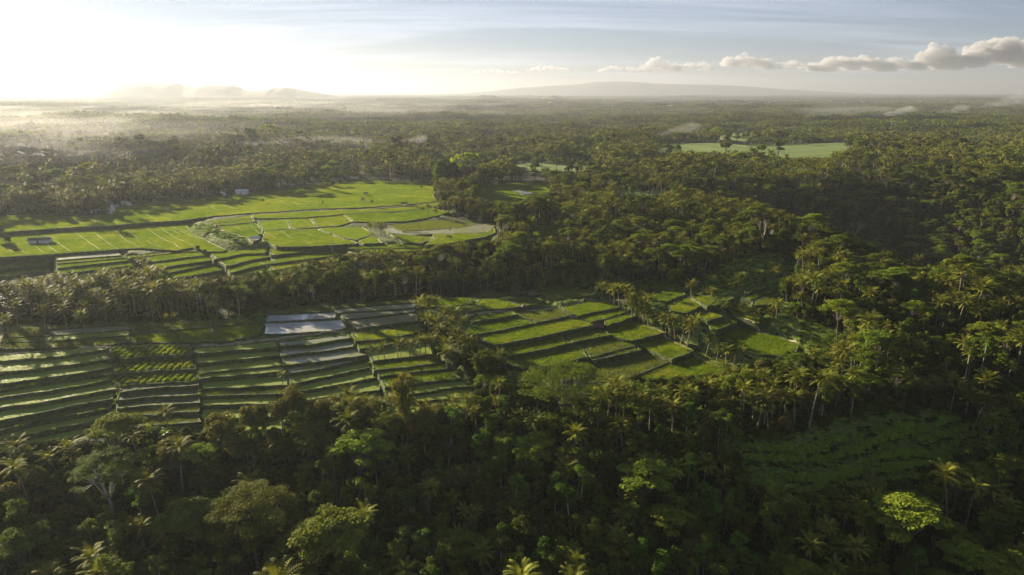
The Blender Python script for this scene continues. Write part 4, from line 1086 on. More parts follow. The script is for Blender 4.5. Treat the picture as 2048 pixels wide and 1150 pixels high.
# ------------------------------------------------------------------ masses nobody could count: instanced on points
def lib_collection(name, meshes):
    c = bpy.data.collections.new(name)
    for i, (nm, parts) in enumerate(meshes):
        if len(parts) == 1: c.objects.link(bpy.data.objects.new('%s_%02d' % (nm, i), parts[0]))
    return c
def joined(parts, name):
    V, Fc, mi, mats = [], [], [], []
    for me, loc in parts:
        k = len(V); co = np.zeros(len(me.vertices) * 3); me.vertices.foreach_get('co', co); co = co.reshape(-1, 3) + np.array(loc)
        V += [tuple(q) for q in co]; off = len(mats); mats += list(me.materials)
        for p in me.polygons: Fc.append(tuple(k + v for v in p.vertices)); mi.append(off + p.material_index)
    return mesh_from(name, V, Fc, mats, mi)
def gn_stuff(name, pts, lib, label, cat, kind='stuff'):
    """pts: (x, y, z, rz, sx, sy, sz, index)"""
    me = bpy.data.meshes.new(name); me.from_pydata([p[:3] for p in pts], [], [])
    a = me.attributes.new('rot', 'FLOAT_VECTOR', 'POINT'); a.data.foreach_set('vector', np.array([(0, 0, p[3]) for p in pts], np.float32).reshape(-1))
    a = me.attributes.new('scl', 'FLOAT_VECTOR', 'POINT'); a.data.foreach_set('vector', np.array([p[4:7] for p in pts], np.float32).reshape(-1))
    a = me.attributes.new('idx', 'INT', 'POINT'); a.data.foreach_set('value', np.array([p[7] for p in pts], np.int32))
    o = obj(name, me); tag(o, label, cat, None, kind)
    ng = bpy.data.node_groups.new(name + '_spread', 'GeometryNodeTree')
    ng.interface.new_socket('Geometry', in_out='INPUT', socket_type='NodeSocketGeometry'); ng.interface.new_socket('Geometry', in_out='OUTPUT', socket_type='NodeSocketGeometry')
    gi = ng.nodes.new('NodeGroupInput'); go = ng.nodes.new('NodeGroupOutput'); ip = ng.nodes.new('GeometryNodeInstanceOnPoints')
    ci = ng.nodes.new('GeometryNodeCollectionInfo'); ci.inputs['Collection'].default_value = lib; ci.inputs['Separate Children'].default_value = True; ci.inputs['Reset Children'].default_value = True
    def attr(nm, ty):
        n = ng.nodes.new('GeometryNodeInputNamedAttribute'); n.data_type = ty; n.inputs['Name'].default_value = nm; return n.outputs['Attribute']
    L = ng.links
    L.new(gi.outputs[0], ip.inputs['Points']); L.new(ci.outputs[0], ip.inputs['Instance']); ip.inputs['Pick Instance'].default_value = True
    L.new(attr('idx', 'INT'), ip.inputs['Instance Index']); 
    er = ng.nodes.new('FunctionNodeEulerToRotation'); L.new(attr('rot', 'FLOAT_VECTOR'), er.inputs[0]); L.new(er.outputs[0], ip.inputs['Rotation'])
    L.new(attr('scl', 'FLOAT_VECTOR'), ip.inputs['Scale']); L.new(ip.outputs[0], go.inputs[0])
    md = o.modifiers.new('spread', 'NODES'); md.node_group = ng
    return o
# near remainder: same plants as one mass
KI = {}; libm = []
for kind in KN:
    for p in PR[kind]:
        KI[id(p)] = len(libm); libm.append(('plant', [joined([(m, l) for _, m, l in p['parts']], kind + '_mass')]))
lib_near = lib_collection('near_plants', libm)
pts = [(x, y, z, rz, s, s, s, KI[id(p)]) for kind, p, x, y, z, s, rz in rest]
gn_stuff('forest', pts, lib_near, 'mixed palm and broadleaf forest massed behind the nearer trees', 'forest')
print('things', len(THINGS), 'rest', len(rest))
# undergrowth: bushes
def bush(r, w, n, mat='bush', size=.3):
    L = [(Vector((r.uniform(-w, w) * .6, r.uniform(-w, w) * .6, r.uniform(.3, .8) * w * .5)), Vector((w * .5, w * .5, w * .45))) for _ in range(5)]
    return crown_lobes(L, n, size, r, .35, mat, .6, .6)
def tuft(r, w, n, hgt, mat, bw=.06, lean=.5):
    mb = MB()
    for _ in range(n):
        x, y = r.uniform(-w, w), r.uniform(-w, w); a = r.uniform(0, 6.28); h = hgt * r.uniform(.6, 1.2); l = h * r.uniform(.1, lean)
        b = Vector((math.cos(a + 1.57), math.sin(a + 1.57), 0)) * bw
        p = Vector((x, y, -.05)); m = p + Vector((math.cos(a) * l * .4, math.sin(a) * l * .4, h * .6)); t = p + Vector((math.cos(a) * l, math.sin(a) * l, h))
        mb.face((p - b, p + b, m + b * .8, m - b * .8)); mb.face((m - b * .8, m + b * .8, t))
    return mb.mesh('tuft', [M[mat]])
_r = random.Random(3)
ub = lib_collection('undergrowth_kinds', [('bush', [bush(_r, 1.8, 420)]), ('bush', [bush(_r, 2.3, 520)]), ('bush', [bush(_r, 1.4, 300, 'slender')]), ('bush', [bush(_r, 2.0, 420, 'feather')]), ('fern', [palm_crown(_r, 2.2, 12, 6, .2, .6)]), ('bush', [bush(_r, 2.6, 600)])])
pts = []
for _ in range(60000):
    y = _r.uniform(70, 640) if _r.random() < .7 else _r.uniform(120, 300); x = _r.uniform(-1, 1) * (y * 1.03 + 50)
    z = base(x, y); px, py = project(x, y, z + 1.6)
    if open_hit(px, py) or open_hit(*project(x, y, z)) or paddy_at(x, y): continue
    if not (-500 < px < 2550 and py < 1350): continue
    s = _r.uniform(.7, 1.6); pts.append((x, y, ground(x, y) - .2, _r.uniform(0, 6.28), s, s, s * _r.uniform(.7, 1.2), _r.choices(range(6), (5, 4, 2, 1, 1, 3))[0]))
gn_stuff('undergrowth', pts, ub, 'tangled bushes and ferns covering the ground beneath the trees', 'undergrowth')
# rough grass on walls, meadows and the hollow
gl = lib_collection('grass_kinds', [('tuft', [tuft(_r, .9, 70, .7, 'grasstuft')]), ('tuft', [tuft(_r, .9, 60, 1.0, 'grasstuft', .07)]), ('tuft', [bush(_r, .8, 110, 'bush', .2)]), ('tuft', [tuft(_r, 1.3, 90, .8, 'lush', .09)])])
pts = []
for w, z, kind in PW:
    if kind == 'f': continue
    nn = len(w)
    for i in range(nn):
        a, b = w[i], w[(i + 1) % nn]; L = math.hypot(b[0] - a[0], b[1] - a[1])
        nx, ny = (b[1] - a[1]) / (L or 1), -(b[0] - a[0]) / (L or 1)
        for k in range(max(1, int(L / 1.5))):
            t = _r.random(); o = _r.uniform(-.3, .9); s = _r.uniform(.35, .8)
            pts.append((a[0] + (b[0] - a[0]) * t + nx * o, a[1] + (b[1] - a[1]) * t + ny * o, z + (.1 if o < .25 else -.4 - o), _r.uniform(0, 6.28), s, s, s * .8, _r.choices((0, 1, 2), (6, 2, 1.6))[0]))
for g0, dens in zip(GRASSW, (.3, .6, .3, .1, .2, .12)):
    x0, x1, y0, y1 = min(p[0] for p in g0), max(p[0] for p in g0), min(p[1] for p in g0), max(p[1] for p in g0)
    for _ in range(int((x1 - x0) * (y1 - y0) * dens)):
        x, y = _r.uniform(x0, x1), _r.uniform(y0, y1)
        if inpoly(x, y, g0) and not paddy_at(x, y):
            s = _r.uniform(.5, 1.3); kk = _r.choices((0, 1, 2), (5, 2, 3))[0]
            if g0 is GRASSW[1]:
                e1, e2 = ground(x, y), ground(x, y - 3)
                kk = 2 if e1 - e2 > 2.1 and _r.random() < .4 else _r.choice((0, 3))
                s *= .7
                if kk == 2: s *= 1.5
            pts.append((x, y, ground(x, y), _r.uniform(0, 6.28), s * 1.3, s * 1.3, s * .7, kk))
def C9(*p): return [(1024 + x / 2, 750 + y / 2) for x, y in p]
for ln in (C9((900, 340), (1150, 330), (1400, 290), (1500, 230), (1600, 180)), C9((930, 455), (1190, 450), (1260, 400)), C9((1450, 325), (1700, 300), (1900, 205)), C9((1480, 385), (1700, 340), (1900, 262)),
           C9((1600, 425), (1800, 345), (1920, 280)), C9((1500, 250), (1650, 210), (1800, 160)), C9((1040, 520), (1300, 500)), C9((1090, 390), (1300, 398), (1430, 370)), C9((900, 300), (1150, 290), (1330, 240)), C9((1620, 260), (1780, 225), (1850, 170))):
    W9 = [unproject(*q) for q in ln]
    for a, b in zip(W9, W9[1:]):
        n9 = int(math.hypot(b[0] - a[0], b[1] - a[1]) / .55)
        for k in range(n9):
            t = k / n9; x, y = a[0] + (b[0] - a[0]) * t + _r.gauss(0, .5), a[1] + (b[1] - a[1]) * t + 1.2 * noise.noise(Vector((a[0] + t * 20, t * 3, 0))) + _r.gauss(0, .35)
            s = _r.uniform(.8, 1.3); pts.append((x, y, ground(x, y), _r.uniform(0, 6.28), s, s, s * 1.3, 3))
            if k % 2: pts.append((x, y - 1.9, ground(x, y - 1.9) - .2, _r.uniform(0, 6.28), s, s, s * .8, 2))
gn_stuff('grass', pts, gl, 'rough grass on the terrace walls and open meadow', 'grass')
# rice crop
rl = lib_collection('rice_kinds', [('a_rice', [tuft(_r, 1.1, 110, .5, 'rice_b', .055, .45)]), ('b_rice', [tuft(_r, 1.1, 110, .5, 'rice_c', .055, .45)]), ('c_rice', [tuft(_r, 1.1, 100, .5, 'rice_y', .055)]),
                                   ('d_rice', [tuft(_r, 1.1, 80, .5, 'rice_o', .055)]), ('e_rice', [tuft(_r, 1.1, 22, .3, 'rice_b', .05)]), ('f_veg', [tuft(_r, .45, 60, .7, 'rice_b', .09, .9)])])
pts = []
for w, z, kind in PW:
    if kind not in 'bosyYvSd': continue
    if max(p[1] for p in w) > 900: continue
    x0, x1, y0, y1 = min(p[0] for p in w), max(p[0] for p in w), min(p[1] for p in w), max(p[1] for p in w)
    st = 1.95; wi = inset(w, 1.1); tone = 1 if _r.random() < .4 else 0
    e = max(zip(w, w[1:]), key=lambda q: 0)  
    # planting rows follow the longest side
    yy = y0
    if kind == 'v':
        xx = x0
        while xx < x1:
            yy = y0
            while yy < y1:
                if inpoly(xx, yy, wi): pts.append((xx + _r.uniform(-.15, .15), yy, z, _r.uniform(0, 6.28), 1.1, 1.5, _r.uniform(.9, 1.6), 5))
                yy += 1.1
            xx += 2.6
        continue
    while yy < y1:
        xx = x0 + _r.uniform(0, st)
        while xx < x1:
            x, y = xx + _r.uniform(-.3, .3), yy + _r.uniform(-.3, .3)
            if inpoly(x, y, wi):
                big = noise.noise(Vector((x / 14, y / 14, 3)))
                if kind == 'b': k = tone if _r.random() < .85 else 1 - tone
                elif kind in 'yY': k = 2 if kind == 'y' or _r.random() < .5 else 0
                elif kind == 'o': k = 3
                elif kind in 's': k = 4 if big > -.35 else None
                elif kind == 'S': k = 4 if big > .22 else None
                else: k = 4 if big > .1 else None
                if k is not None:
                    s = 1 if y < 420 else 1.0
                    pts.append((x, y, z, _r.uniform(0, 6.28), s, s, (1 + .35 * noise.noise(Vector((x / 6, y / 6, 0)))) * _r.uniform(.85, 1.15), k))
            xx += st
        yy += st
print('rice', len(pts))
gn_stuff('rice_plants', pts, rl, 'young rice plants growing in the paddies', 'rice plants')

# ------------------------------------------------------------------ forest to the horizon
def lo_tree(r, kind):
    mb = MB()
    if kind == 'palm':
        h = r.uniform(10, 16); mb.tube([(0, 0, -1), (0, 0, h)], [.25, .18], 3)
        for i in range(14):
            az = i * 2.4; el = R(60) - R(90) * i / 14; hd = Vector((math.cos(az), math.sin(az), 0)); sd = Vector((-hd.y, hd.x, 0))
            p = Vector((0, 0, h)); prev = None
            for k in range(4):
                w = (.35, .75, .65, .08)[k]; row = (p - sd * w - Vector((0, 0, w * .5)), p + Vector((0, 0, .1)), p + sd * w - Vector((0, 0, w * .5)))
                if prev: mb.face((prev[0], row[0], row[1], prev[1]), 1); mb.face((prev[1], row[1], row[2], prev[2]), 1)
                prev = row; p = p + (hd * math.cos(el) + Vector((0, 0, math.sin(el)))) * 1.5; el -= .4
        return mb, ['bark_grey', 'palm']
    h = r.uniform(8, 14); w = r.uniform(3, 5) * (1.5 if kind == 'flat' else 1)
    L = lobes_flat(r, h, w, 9, .3) if kind == 'flat' else lobes_round(r, h, w, 8)
    mb.tube([(0, 0, -1), (0, 0, h * .6)], [.3, .2], 4)
    for c, e in L:
        for _ in range(26):
            d = rv(r); d.z = abs(d.z) if r.random() < .8 else d.z
            leafquad(mb, c + Vector((d.x * e.x, d.y * e.y, d.z * e.z)), (d + rv(r) * .6).normalized(), r.uniform(.5, 1.0), r, 1, .75)
    return mb, ['bark_dark', 'feather' if kind == 'flat' else 'leaf']
_r = random.Random(77)
lo = []
for k in ('palm', 'palm', 'round', 'round', 'round', 'flat', 'round', 'palm'):
    mb, mm = lo_tree(_r, k); lo.append(('tree', [mb.mesh('distant_tree', [M[q] for q in mm])]))
lib_lo = lib_collection('distant_trees', lo)
pts = []; grid = {}
def far_free(x, y, rad):
    i, j = int(x // 5), int(y // 5)
    for a in (i - 1, i, i + 1):
        for b in (j - 1, j, j + 1):
            for q in grid.get((a, b), ()):
                if math.hypot(q[0] - x, q[1] - y) < rad: return False
    grid.setdefault((i, j), []).append((x, y)); return True
LOH = [14, 14, 11, 11, 11, 12, 11, 14]
for _ in range(84000):
    u = _r.random(); y = math.sqrt(690 ** 2 + u * (1500 ** 2 - 690 ** 2)); x = _r.uniform(-1, 1) * (y * .98 + 30)
    z = ground(x, y); s = _r.uniform(.7, 1.35); pn = math.exp(3.0 * fbm(x, y * 1.4, 90, 2)); k = _r.choices(range(8), (2 * pn, 2 * pn, 2 / pn, 2 / pn, 2 / pn, 1.0, 2 / pn, 2 * pn))[0]
    if _r.random() < .06 and k not in (0, 1, 7): s *= 1.7
    cl = fbm(x, y, 110, 3)
    if cl < -0.13 and _r.random() < .85: continue
    if paddy_at(x, y) or open_hit(*project(x, y, z + 1)) or open_hit(*project(x, y, z + LOH[k] * s * .9)): continue
    if not far_free(x, y, 4.3 * s): continue
    s *= 1 + .55 * fbm(x + 50, y, 70, 3); pts.append((x, y, z, _r.uniform(0, 6.28), s, s, s, k))
gn_stuff('distant_forest', pts, lib_lo, 'palms and trees of the middle distance covering the plain', 'forest')
print('mid', len(pts))
# clump patches farther away
def clump(r, W, n, k0, hmul=1.0):
    mb = MB()
    for _ in range(n):
        cx, cy = r.uniform(-W, W), r.uniform(-W, W); h = r.uniform(8, 17) * hmul; w = r.uniform(3.2, 6.5) * (W / 22) ** .5
        for _ in range(k0):
            d = rv(r); d.z = abs(d.z) if r.random() < .8 else d.z
            leafquad(mb, Vector((cx + d.x * w, cy + d.y * w, h * .72 + d.z * h * .28)), (d + rv(r) * .5).normalized(), w * r.uniform(.2, .38), r, r.choice((0, 0, 1)), .8)
    return mb.mesh('clump', [M['leaf'], M['palm']])
libc = lib_collection('far_clumps', [('clump', [clump(_r, 24, 46, 30)]), ('clump', [clump(_r, 24, 40, 30)]), ('clump', [clump(_r, 24, 50, 28, .8)]), ('clump', [clump(_r, 24, 30, 30, 1.2)])])
pts = []
y = 1440
while y < 6000:
    st = 38 if y < 2600 else 56
    x = -y * .98
    while x < y * .98:
        X, Y = x + _r.uniform(-12, 12), y + _r.uniform(-12, 12)
        if not (open_hit(*project(X, Y, ground(X, Y) + 3)) or fbm(X, Y, 300, 3) < -.33):
            s = st / 44 * _r.uniform(.9, 1.2); pts.append((X, Y, ground(X, Y), _r.uniform(0, 6.28), s, s, _r.uniform(.8, 1.15) * (1 + .35 * fbm(X, Y, 200, 2)), _r.randrange(4)))
        x += st
    y += st
while y < 22000:
    st = y * .028
    x = -y * .98
    while x < y * .98:
        X, Y = x + _r.uniform(-.3, .3) * st, y + _r.uniform(-.3, .3) * st
        if fbm(X, Y, 900, 3) > -.35:
            s = st / 40; pts.append((X, Y, ground(X, Y), _r.uniform(0, 6.28), s, s, _r.uniform(.8, 1.2) * 1.1, _r.randrange(4)))
        x += st
    y += st * .8
gn_stuff('horizon_forest', pts, libc, 'endless forest canopy fading into the haze toward the horizon', 'forest')
print('far', len(pts))
# ------------------------------------------------------------------ buildings
def root_at(name, px, py, rz, label, cat, group=None, dz=0):
    x, y, z = unproject(px, py); z = top_at(x, y) + dz
    e = bpy.data.objects.new(name, None); link(e); e.location = (x, y, z); e.rotation_euler = (0, 0, rz); tag(e, label, cat, group); return e
def part(name, mb, mats, parent): return obj(name, mb.mesh(name, [M[m] for m in mats]), parent)
def hip(mb, x, y, z0, z1, rx, ry, ov=.6, m=0):
    a = [(-x - ov, -y - ov, z0), (x + ov, -y - ov, z0), (x + ov, y + ov, z0), (-x - ov, y + ov, z0)]; b = [(-rx, -ry, z1), (rx, -ry, z1), (rx, ry, z1), (-rx, ry, z1)]
    for i in range(4): mb.face((a[i], a[(i + 1) % 4], b[(i + 1) % 4], b[i]), m)
    mb.face(b, m); mb.face([(q[0], q[1], q[2] - .15) for q in a[::-1]], m)
    for i in range(4): p, q = a[i], a[(i + 1) % 4]; mb.face((p, (p[0], p[1], p[2] - .15), (q[0], q[1], q[2] - .15), q), m)
def big_house(px, py, rz, label):
    e = root_at('house', px, py, rz, label, 'house')
    w = MB(); w.box(-6, 6, -4.5, 4.5, -1, 3.2); part('wall', w, ['plaster'], e)
    w = MB(); w.box(-4, 5.2, -3.2, 3.9, 3.35, 6.4); part('upper_wall', w, ['plaster'], e)
    r = MB(); hip(r, 4.6, 3.6, 6.45, 9.2, 1.6, .3, 1.0); q = part('roof', r, ['tile_dark'], e); q.location = (.6, .35, 0)
    r = MB(); r.box(-7, 7, -5.6, 5.2, 3.2, 3.35); part('terrace_slab', r, ['plaster'], e)
    for x in (-5.6, -2, 2, 5.6):
        c = MB(); c.box(x - .18, x + .18, -5.4, -5.05, -1, 3.2); part('column', c, ['plaster'], e)
    for x, z0, z1 in ((-4, .6, 2.4), (3.6, .6, 2.4), (-2.4, 4, 5.8), (1, 4, 5.8), (4, 4, 5.8)):
        yy = -4.5 if z0 < 2 else -3.2
        f = MB(); f.box(x - .75, x + .75, yy - .08, yy + .02, z0, z1); fo = part('window', f, ['wood'], e)
        g = MB(); g.box(x - .6, x + .6, yy - .1, yy - .083, z0 + .15, z1 - .15); part('pane', g, ['glass'], fo)
    d = MB(); d.box(-.7, .7, -4.58, -4.48, -.1, 2.3); part('door', d, ['wood'], e)
def shed(px, py, rz, w, d, h, roof, label, cat='shed', name='shed', open_=False, group=None, gable=1.2):
    e = root_at(name, px, py, rz, label, cat, group)
    if open_:
        for x in (-w + .3, w - .3):
            for y in (-d + .3, d - .3):
                c = MB(); c.box(x - .09, x + .09, y - .09, y + .09, -1, h); part('post', c, ['wood'], e)
        f = MB(); f.box(-w + .2, w - .2, -d + .2, d - .2, .75, .9); part('platform', f, ['wood'], e)
    else:
        f = MB(); f.box(-w, w, -d, d, -1, h); part('wall', f, ['plaster'], e)
        g = MB(); g.box(-.5, .5, -d - .05, -d + .01, 0, 2); part('door', g, ['wood'], e)
    r = MB(); ov = .5
    for s in (-1, 1):
        r.face([(-w - ov, s * (d + ov), h), (w + ov, s * (d + ov), h), (w + ov, 0, h + gable), (-w - ov, 0, h + gable)][::s])
    for s in (-1, 1): r.face([(s * (w + .02), -d, h), (s * (w + .02), d, h), (s * (w + .02), 0, h + gable - .05)][::s])
    r.face([(-w - ov, d + ov, h - .06), (w + ov, d + ov, h - .06), (w + ov, -d - ov, h - .06), (-w - ov, -d - ov, h - .06)])
    part('roof', r, [roof], e); return e
big_house(211, 424, .25, 'white two storey house with dark hipped roof beside the upper fields')
shed(80, 482, .1, 6, 2.6, 2.4, 'thatch', 'long low barn with dark roof in the left upper field', 'barn', 'barn')
shed(92, 481, .1, 2, 2.3, 2.6, 'tin', 'white roofed shed joined to the end of the dark barn')
shed(85, 414, -.5, 4, 1.6, 2.6, 'tin', 'narrow pale roofed shed among palms left of the house')
shed(150, 410, .1, 8, 3, 2.6, 'tin', 'long grey roofed building left of the white house', 'building', 'long_building')
shed(253, 410, -.3, 3.5, 2, 2.2, 'tin', 'pale roofed shed right of the white house')
shed(232, 414, .1, 2, 1.5, 2.2, 'tin', 'tiny white shed touching the right side of the white house')
shed(485, 388, 0, 5, 3, 3.4, 'tin', 'white walled shed at the forest edge behind the upper fields')
shed(447, 391, 0, 1.6, 1.4, 2.4, 'tin', 'tiny white shed at the forest edge, left of the larger')
shed(511, 484, .2, 2.6, 1.8, 2.0, 'tin', 'low pale hut under the small dark tree', 'hut', 'hut', True)
shed(1182, 362, .12, 9, 3, 3.6, 'tin', 'long white roofed building in the woods at centre', 'building', 'long_building')
shed(1160, 360, .12, 4, 3, 3.2, 'tin', 'smaller white roofed building left of the long one', 'building', 'long_building')
shed(1062, 596, .5, 1.9, 1.5, 2.2, 'thatch', 'field hut with faded thatch above the dirt path', 'hut', 'hut', True)
shed(1194, 651, -.1, 2.7, 1.8, 2.0, 'red_roof', 'dark red roofed hut on the green terrace edge', 'hut', 'hut', True, None, 1.5)
shed(1145, 632, .2, 1.2, .9, 1.2, 'thatch', 'tiny thatched shelter on the terrace corner', 'hut', 'hut', True)
shed(104, 560, .1, 2.2, 1.5, 2.2, 'tin', 'white roofed hut by the flooded paddies at left', 'hut', 'hut', True)
shed(732, 390, .2, 1.8, 1.2, 1.6, 'thatch', 'dark low shelter behind the bushy palm', 'hut', 'hut', True)
shed(809, 412, .1, 2.2, 1.6, 2.2, 'thatch', 'grey domed looking shelter on the long field wall', 'hut', 'hut', True)
# watch hut on stilts by the dirt path
e = root_at('watch_hut', 1048, 616, .1, 'narrow wooden watch hut on stilts beside the dirt path', 'hut')
for x in (-.7, .7):
    for y in (-.7, .7): c = MB(); c.box(x - .08, x + .08, y - .08, y + .08, -.5, 3.0); part('post', c, ['wood'], e)
c = MB(); c.box(-.85, .85, -.85, .85, 1.2, 1.3); part('platform', c, ['wood'], e)
c = MB(); c.box(-.62, .62, .6, .66, 1.3, 2.5); c.box(-.85, -.8, -.6, .6, 1.3, 2.5); part('wall', c, ['red_roof'], e)
r = MB(); hip(r, .9, .9, 3.0, 3.9, .1, .1, .35); part('roof', r, ['thatch'], e)
# standing field marker posts with cloth
def marker(px, py, h, label):
    e = root_at('scarecrow', px, py, 0, label, 'scarecrow')
    p = MB(); p.tube([(0, 0, -.3), (0, 0, h)], [.07, .05], 5); part('post', p, ['wood'], e)
    p = MB(); p.tube([(-.6, 0, h * .75), (.6, 0, h * .78)], [.04, .04], 4); part('crossbar', p, ['wood'], e)
    p = MB(); p.face([(-.55, .04, h * .8), (.55, .04, h * .8), (.45, .1, h * .35), (-.4, .06, h * .4)]); p.face([(-.16, .0, h * .85), (.16, 0, h * .85), (.14, .03, h * 1.08), (-.14, .03, h * 1.08)]); part('cloth', p, ['plaster'], e)
marker(425, 668, 2.6, 'scarecrow post with white cloth in the green band')
marker(845, 486, 2.2, 'scarecrow with white cloth at the front of the upper fields')
marker(903, 494, 1.8, 'scarecrow right of the thin crowned tree')
marker(1268, 612, 1.6, 'scarecrow beside the palm row on the bright paddy')
# village roofs scattered over the distant plain
rr = random.Random(9)
VIL = [(620, 238), (590, 205), (927, 222), (935, 223), (762, 228), (1740, 246), (1745, 248), (1785, 252), (1790, 253), (2030, 206), (2035, 208), (2015, 212), (1700, 207), (1712, 209), (1725, 206), (1660, 205), (1688, 207), (1750, 208), (1800, 210),
       (1840, 205), (1870, 207), (1900, 206), (1500, 209), (1540, 207), (1380, 212), (1100, 209), (1180, 205), (850, 230), (1890, 212), (1930, 215), (1960, 210), (1340, 215), (905, 226), (1780, 258), (1650, 262), (1740, 300), (1990, 215), (1620, 210), (1580, 204)]
for i, (px, py) in enumerate(sorted(VIL)):
    e = shed(px, py, rr.uniform(-.6, .6), rr.uniform(5, 10) * (1 if py > 215 else 1.6), rr.uniform(3, 6), rr.uniform(9, 13) + (5 if py < 212 else 0), rr.choice(['tin', 'tin', 'red_roof']),
             'pale village roof on the hazy plain, %s from left' % ordinal(i + 1), 'building', 'village_house', False, 'village roofs on the distant plain', 2.5)

# ------------------------------------------------------------------ hills, mountain
def ridge(name, prof, dist, depth, label, mat='hill', seed=1):
    """prof: (px, py) skyline; hills are solid: they rise and fall over `depth` metres"""
    xs = []; hs = []
    for i in range(240):
        t = i / 239; px = prof[0][0] + (prof[-1][0] - prof[0][0]) * t
        py = lerp_tab(prof, px); x, u, v = ray(px, py); k = dist / u
        xs.append(x * k); hs.append((H + v * k) * (.82 if len(prof) > 10 else 1))
    V = []; Fc = []; rows = 28
    for j in range(rows + 1):
        f = j / rows; prof_h = math.sin(math.pi * f) ** 1.3
        for i in range(240):
            yy = dist + (f - .5) * depth
            n = 1 + .35 * noise.fractal(Vector((xs[i] / depth * 3.2, f * 4, seed)), 1, 2, 4) * (1 - prof_h * .9)
            V.append((xs[i] * (yy / dist) ** .3, yy, -12 + max(0, (hs[i] + 12)) * prof_h * n))
    for j in range(rows):
        for i in range(239): Fc.append((j * 240 + i, j * 240 + i + 1, (j + 1) * 240 + i + 1, (j + 1) * 240 + i))
    return tag(obj(name, mesh_from(name, V, Fc, [M[mat]], smooth=True)), label, name, None, 'structure')
ridge('hills', [(60, 198), (150, 188), (230, 174), (260, 160), (285, 157), (300, 156), (330, 160), (352, 159), (365, 166), (392, 171), (402, 167), (415, 163), (445, 164), (470, 166), (488, 175), (510, 177), (535, 177), (552, 170), (560, 172), (575, 169), (600, 175), (620, 179), (645, 184), (680, 192), (720, 199)], 9000, 1900, 'low dark hills rising over the hazy plain at left', seed=3)
ridge('mountain', [(780, 197), (900, 188), (980, 181), (1040, 172), (1080, 169), (1150, 164), (1190, 158), (1250, 156), (1275, 158), (1310, 162), (1400, 164), (1480, 168), (1560, 175), (1640, 181), (1760, 187), (1900, 196)], 19000, 2800, 'broad pale volcanic mountain on the horizon', seed=8)
ridge('knolls', [(930, 197), (952, 191), (965, 187.5), (974, 188.5), (985, 188), (1008, 197), (1078, 197), (1098, 190), (1106, 189), (1114, 190.5), (1136, 197)], 8500, 700, 'two tiny wooded knolls on the horizon line', seed=5)

# ------------------------------------------------------------------ air, smoke, clouds
def volmat(name, col, dens, g):
    m = bpy.data.materials.new(name); m.use_nodes = True; nt = m.node_tree; nt.nodes.clear()
    p = nt.nodes.new('ShaderNodeVolumePrincipled'); p.inputs['Color'].default_value = (*col, 1); p.inputs['Density'].default_value = dens; p.inputs['Anisotropy'].default_value = g
    o = nt.nodes.new('ShaderNodeOutputMaterial'); nt.links.new(p.outputs[0], o.inputs['Volume']); return m
HZ = MB(); HZ.box(-95000, 95000, -3500, 96000, -90, HAZE_TOP)
tag(obj('haze', HZ.mesh('haze', [volmat('haze_air', HAZE_COL, HAZE_D, HAZE_G)])), 'thin morning haze over the whole plain', 'haze', None, 'stuff')
def blob(name, x, y, z, rx, ry, rz, dens, label, seed, cat='mist', col=(.95, .95, .97), g=.6, rough=.25, rot=0, group=None):
    bm = bmesh.new(); bmesh.ops.create_icosphere(bm, subdivisions=4, radius=1)
    for v in bm.verts:
        n = 1 + rough * 2 * noise.fractal(v.co * 1.7 + Vector((seed, 0, 0)), 1, 2, 4); c = v.co * n
        v.co = Vector((c.x * rx, c.y * ry, c.z * rz))
    me = bpy.data.meshes.new(name); bm.to_mesh(me); bm.free(); me.materials.append(volmat(name, col, dens, g))
    o = obj(name, me); o.location = (x, y, z); o.rotation_euler = (0, 0, rot); return tag(o, label, cat, group, 'stuff')
MIST = []
_m = random.Random(21)
for i in range(34):
    u = _m.random() ** 1.5
    MIST.append((_m.uniform(-120, 1000) if i % 4 else _m.uniform(1000, 2100), _m.choice((204, 208, 212, 218, 224, 230, 236)) + _m.uniform(-2, 2)))
for i, (px, py) in enumerate(MIST):
    x, y, z = unproject(px, py); c = _m.uniform(12, 24); a = y * _m.uniform(.06, .16)
    blob('ground_mist', x, y, z + c * .9, a, a * _m.uniform(.35, .6), c, _m.uniform(.06, .13) / a * (.6 if px < 700 else .6) * (.35 if py < 214 else 1), 'thin morning mist patch drifting over the far forest, %s of many' % ordinal(i + 1), i * 3.1, rough=.3, group='mist patches over the far forest')
for i, (px, py, a, q) in enumerate(((40, 262, 330, .22), (230, 255, 300, .14), (-60, 300, 240, .22), (150, 296, 200, .14), (20, 338, 150, .16), (330, 285, 200, .08), (60, 240, 420, .22), (420, 246, 360, .12))):
    x, y, z = unproject(px, py); blob('ground_mist', x, y, z + 18, a, a * .6, 26, q * .2 / a, 'soft golden mist layer over the near left forest, %s of eight' % ordinal(i + 1), 50 + i * 2.7, rough=.3, g=.6, group='golden mist over the left forest')
x, y, z = unproject(640, 303); blob('ground_mist', x, y, z + 10, 130, 45, 14, .0010, 'mist filling the dark hollow left of centre', 99)
def voxel_union(o, size):
    md = o.modifiers.new('union', 'REMESH'); md.mode = 'VOXEL'; md.voxel_size = size; md.use_smooth_shade = True
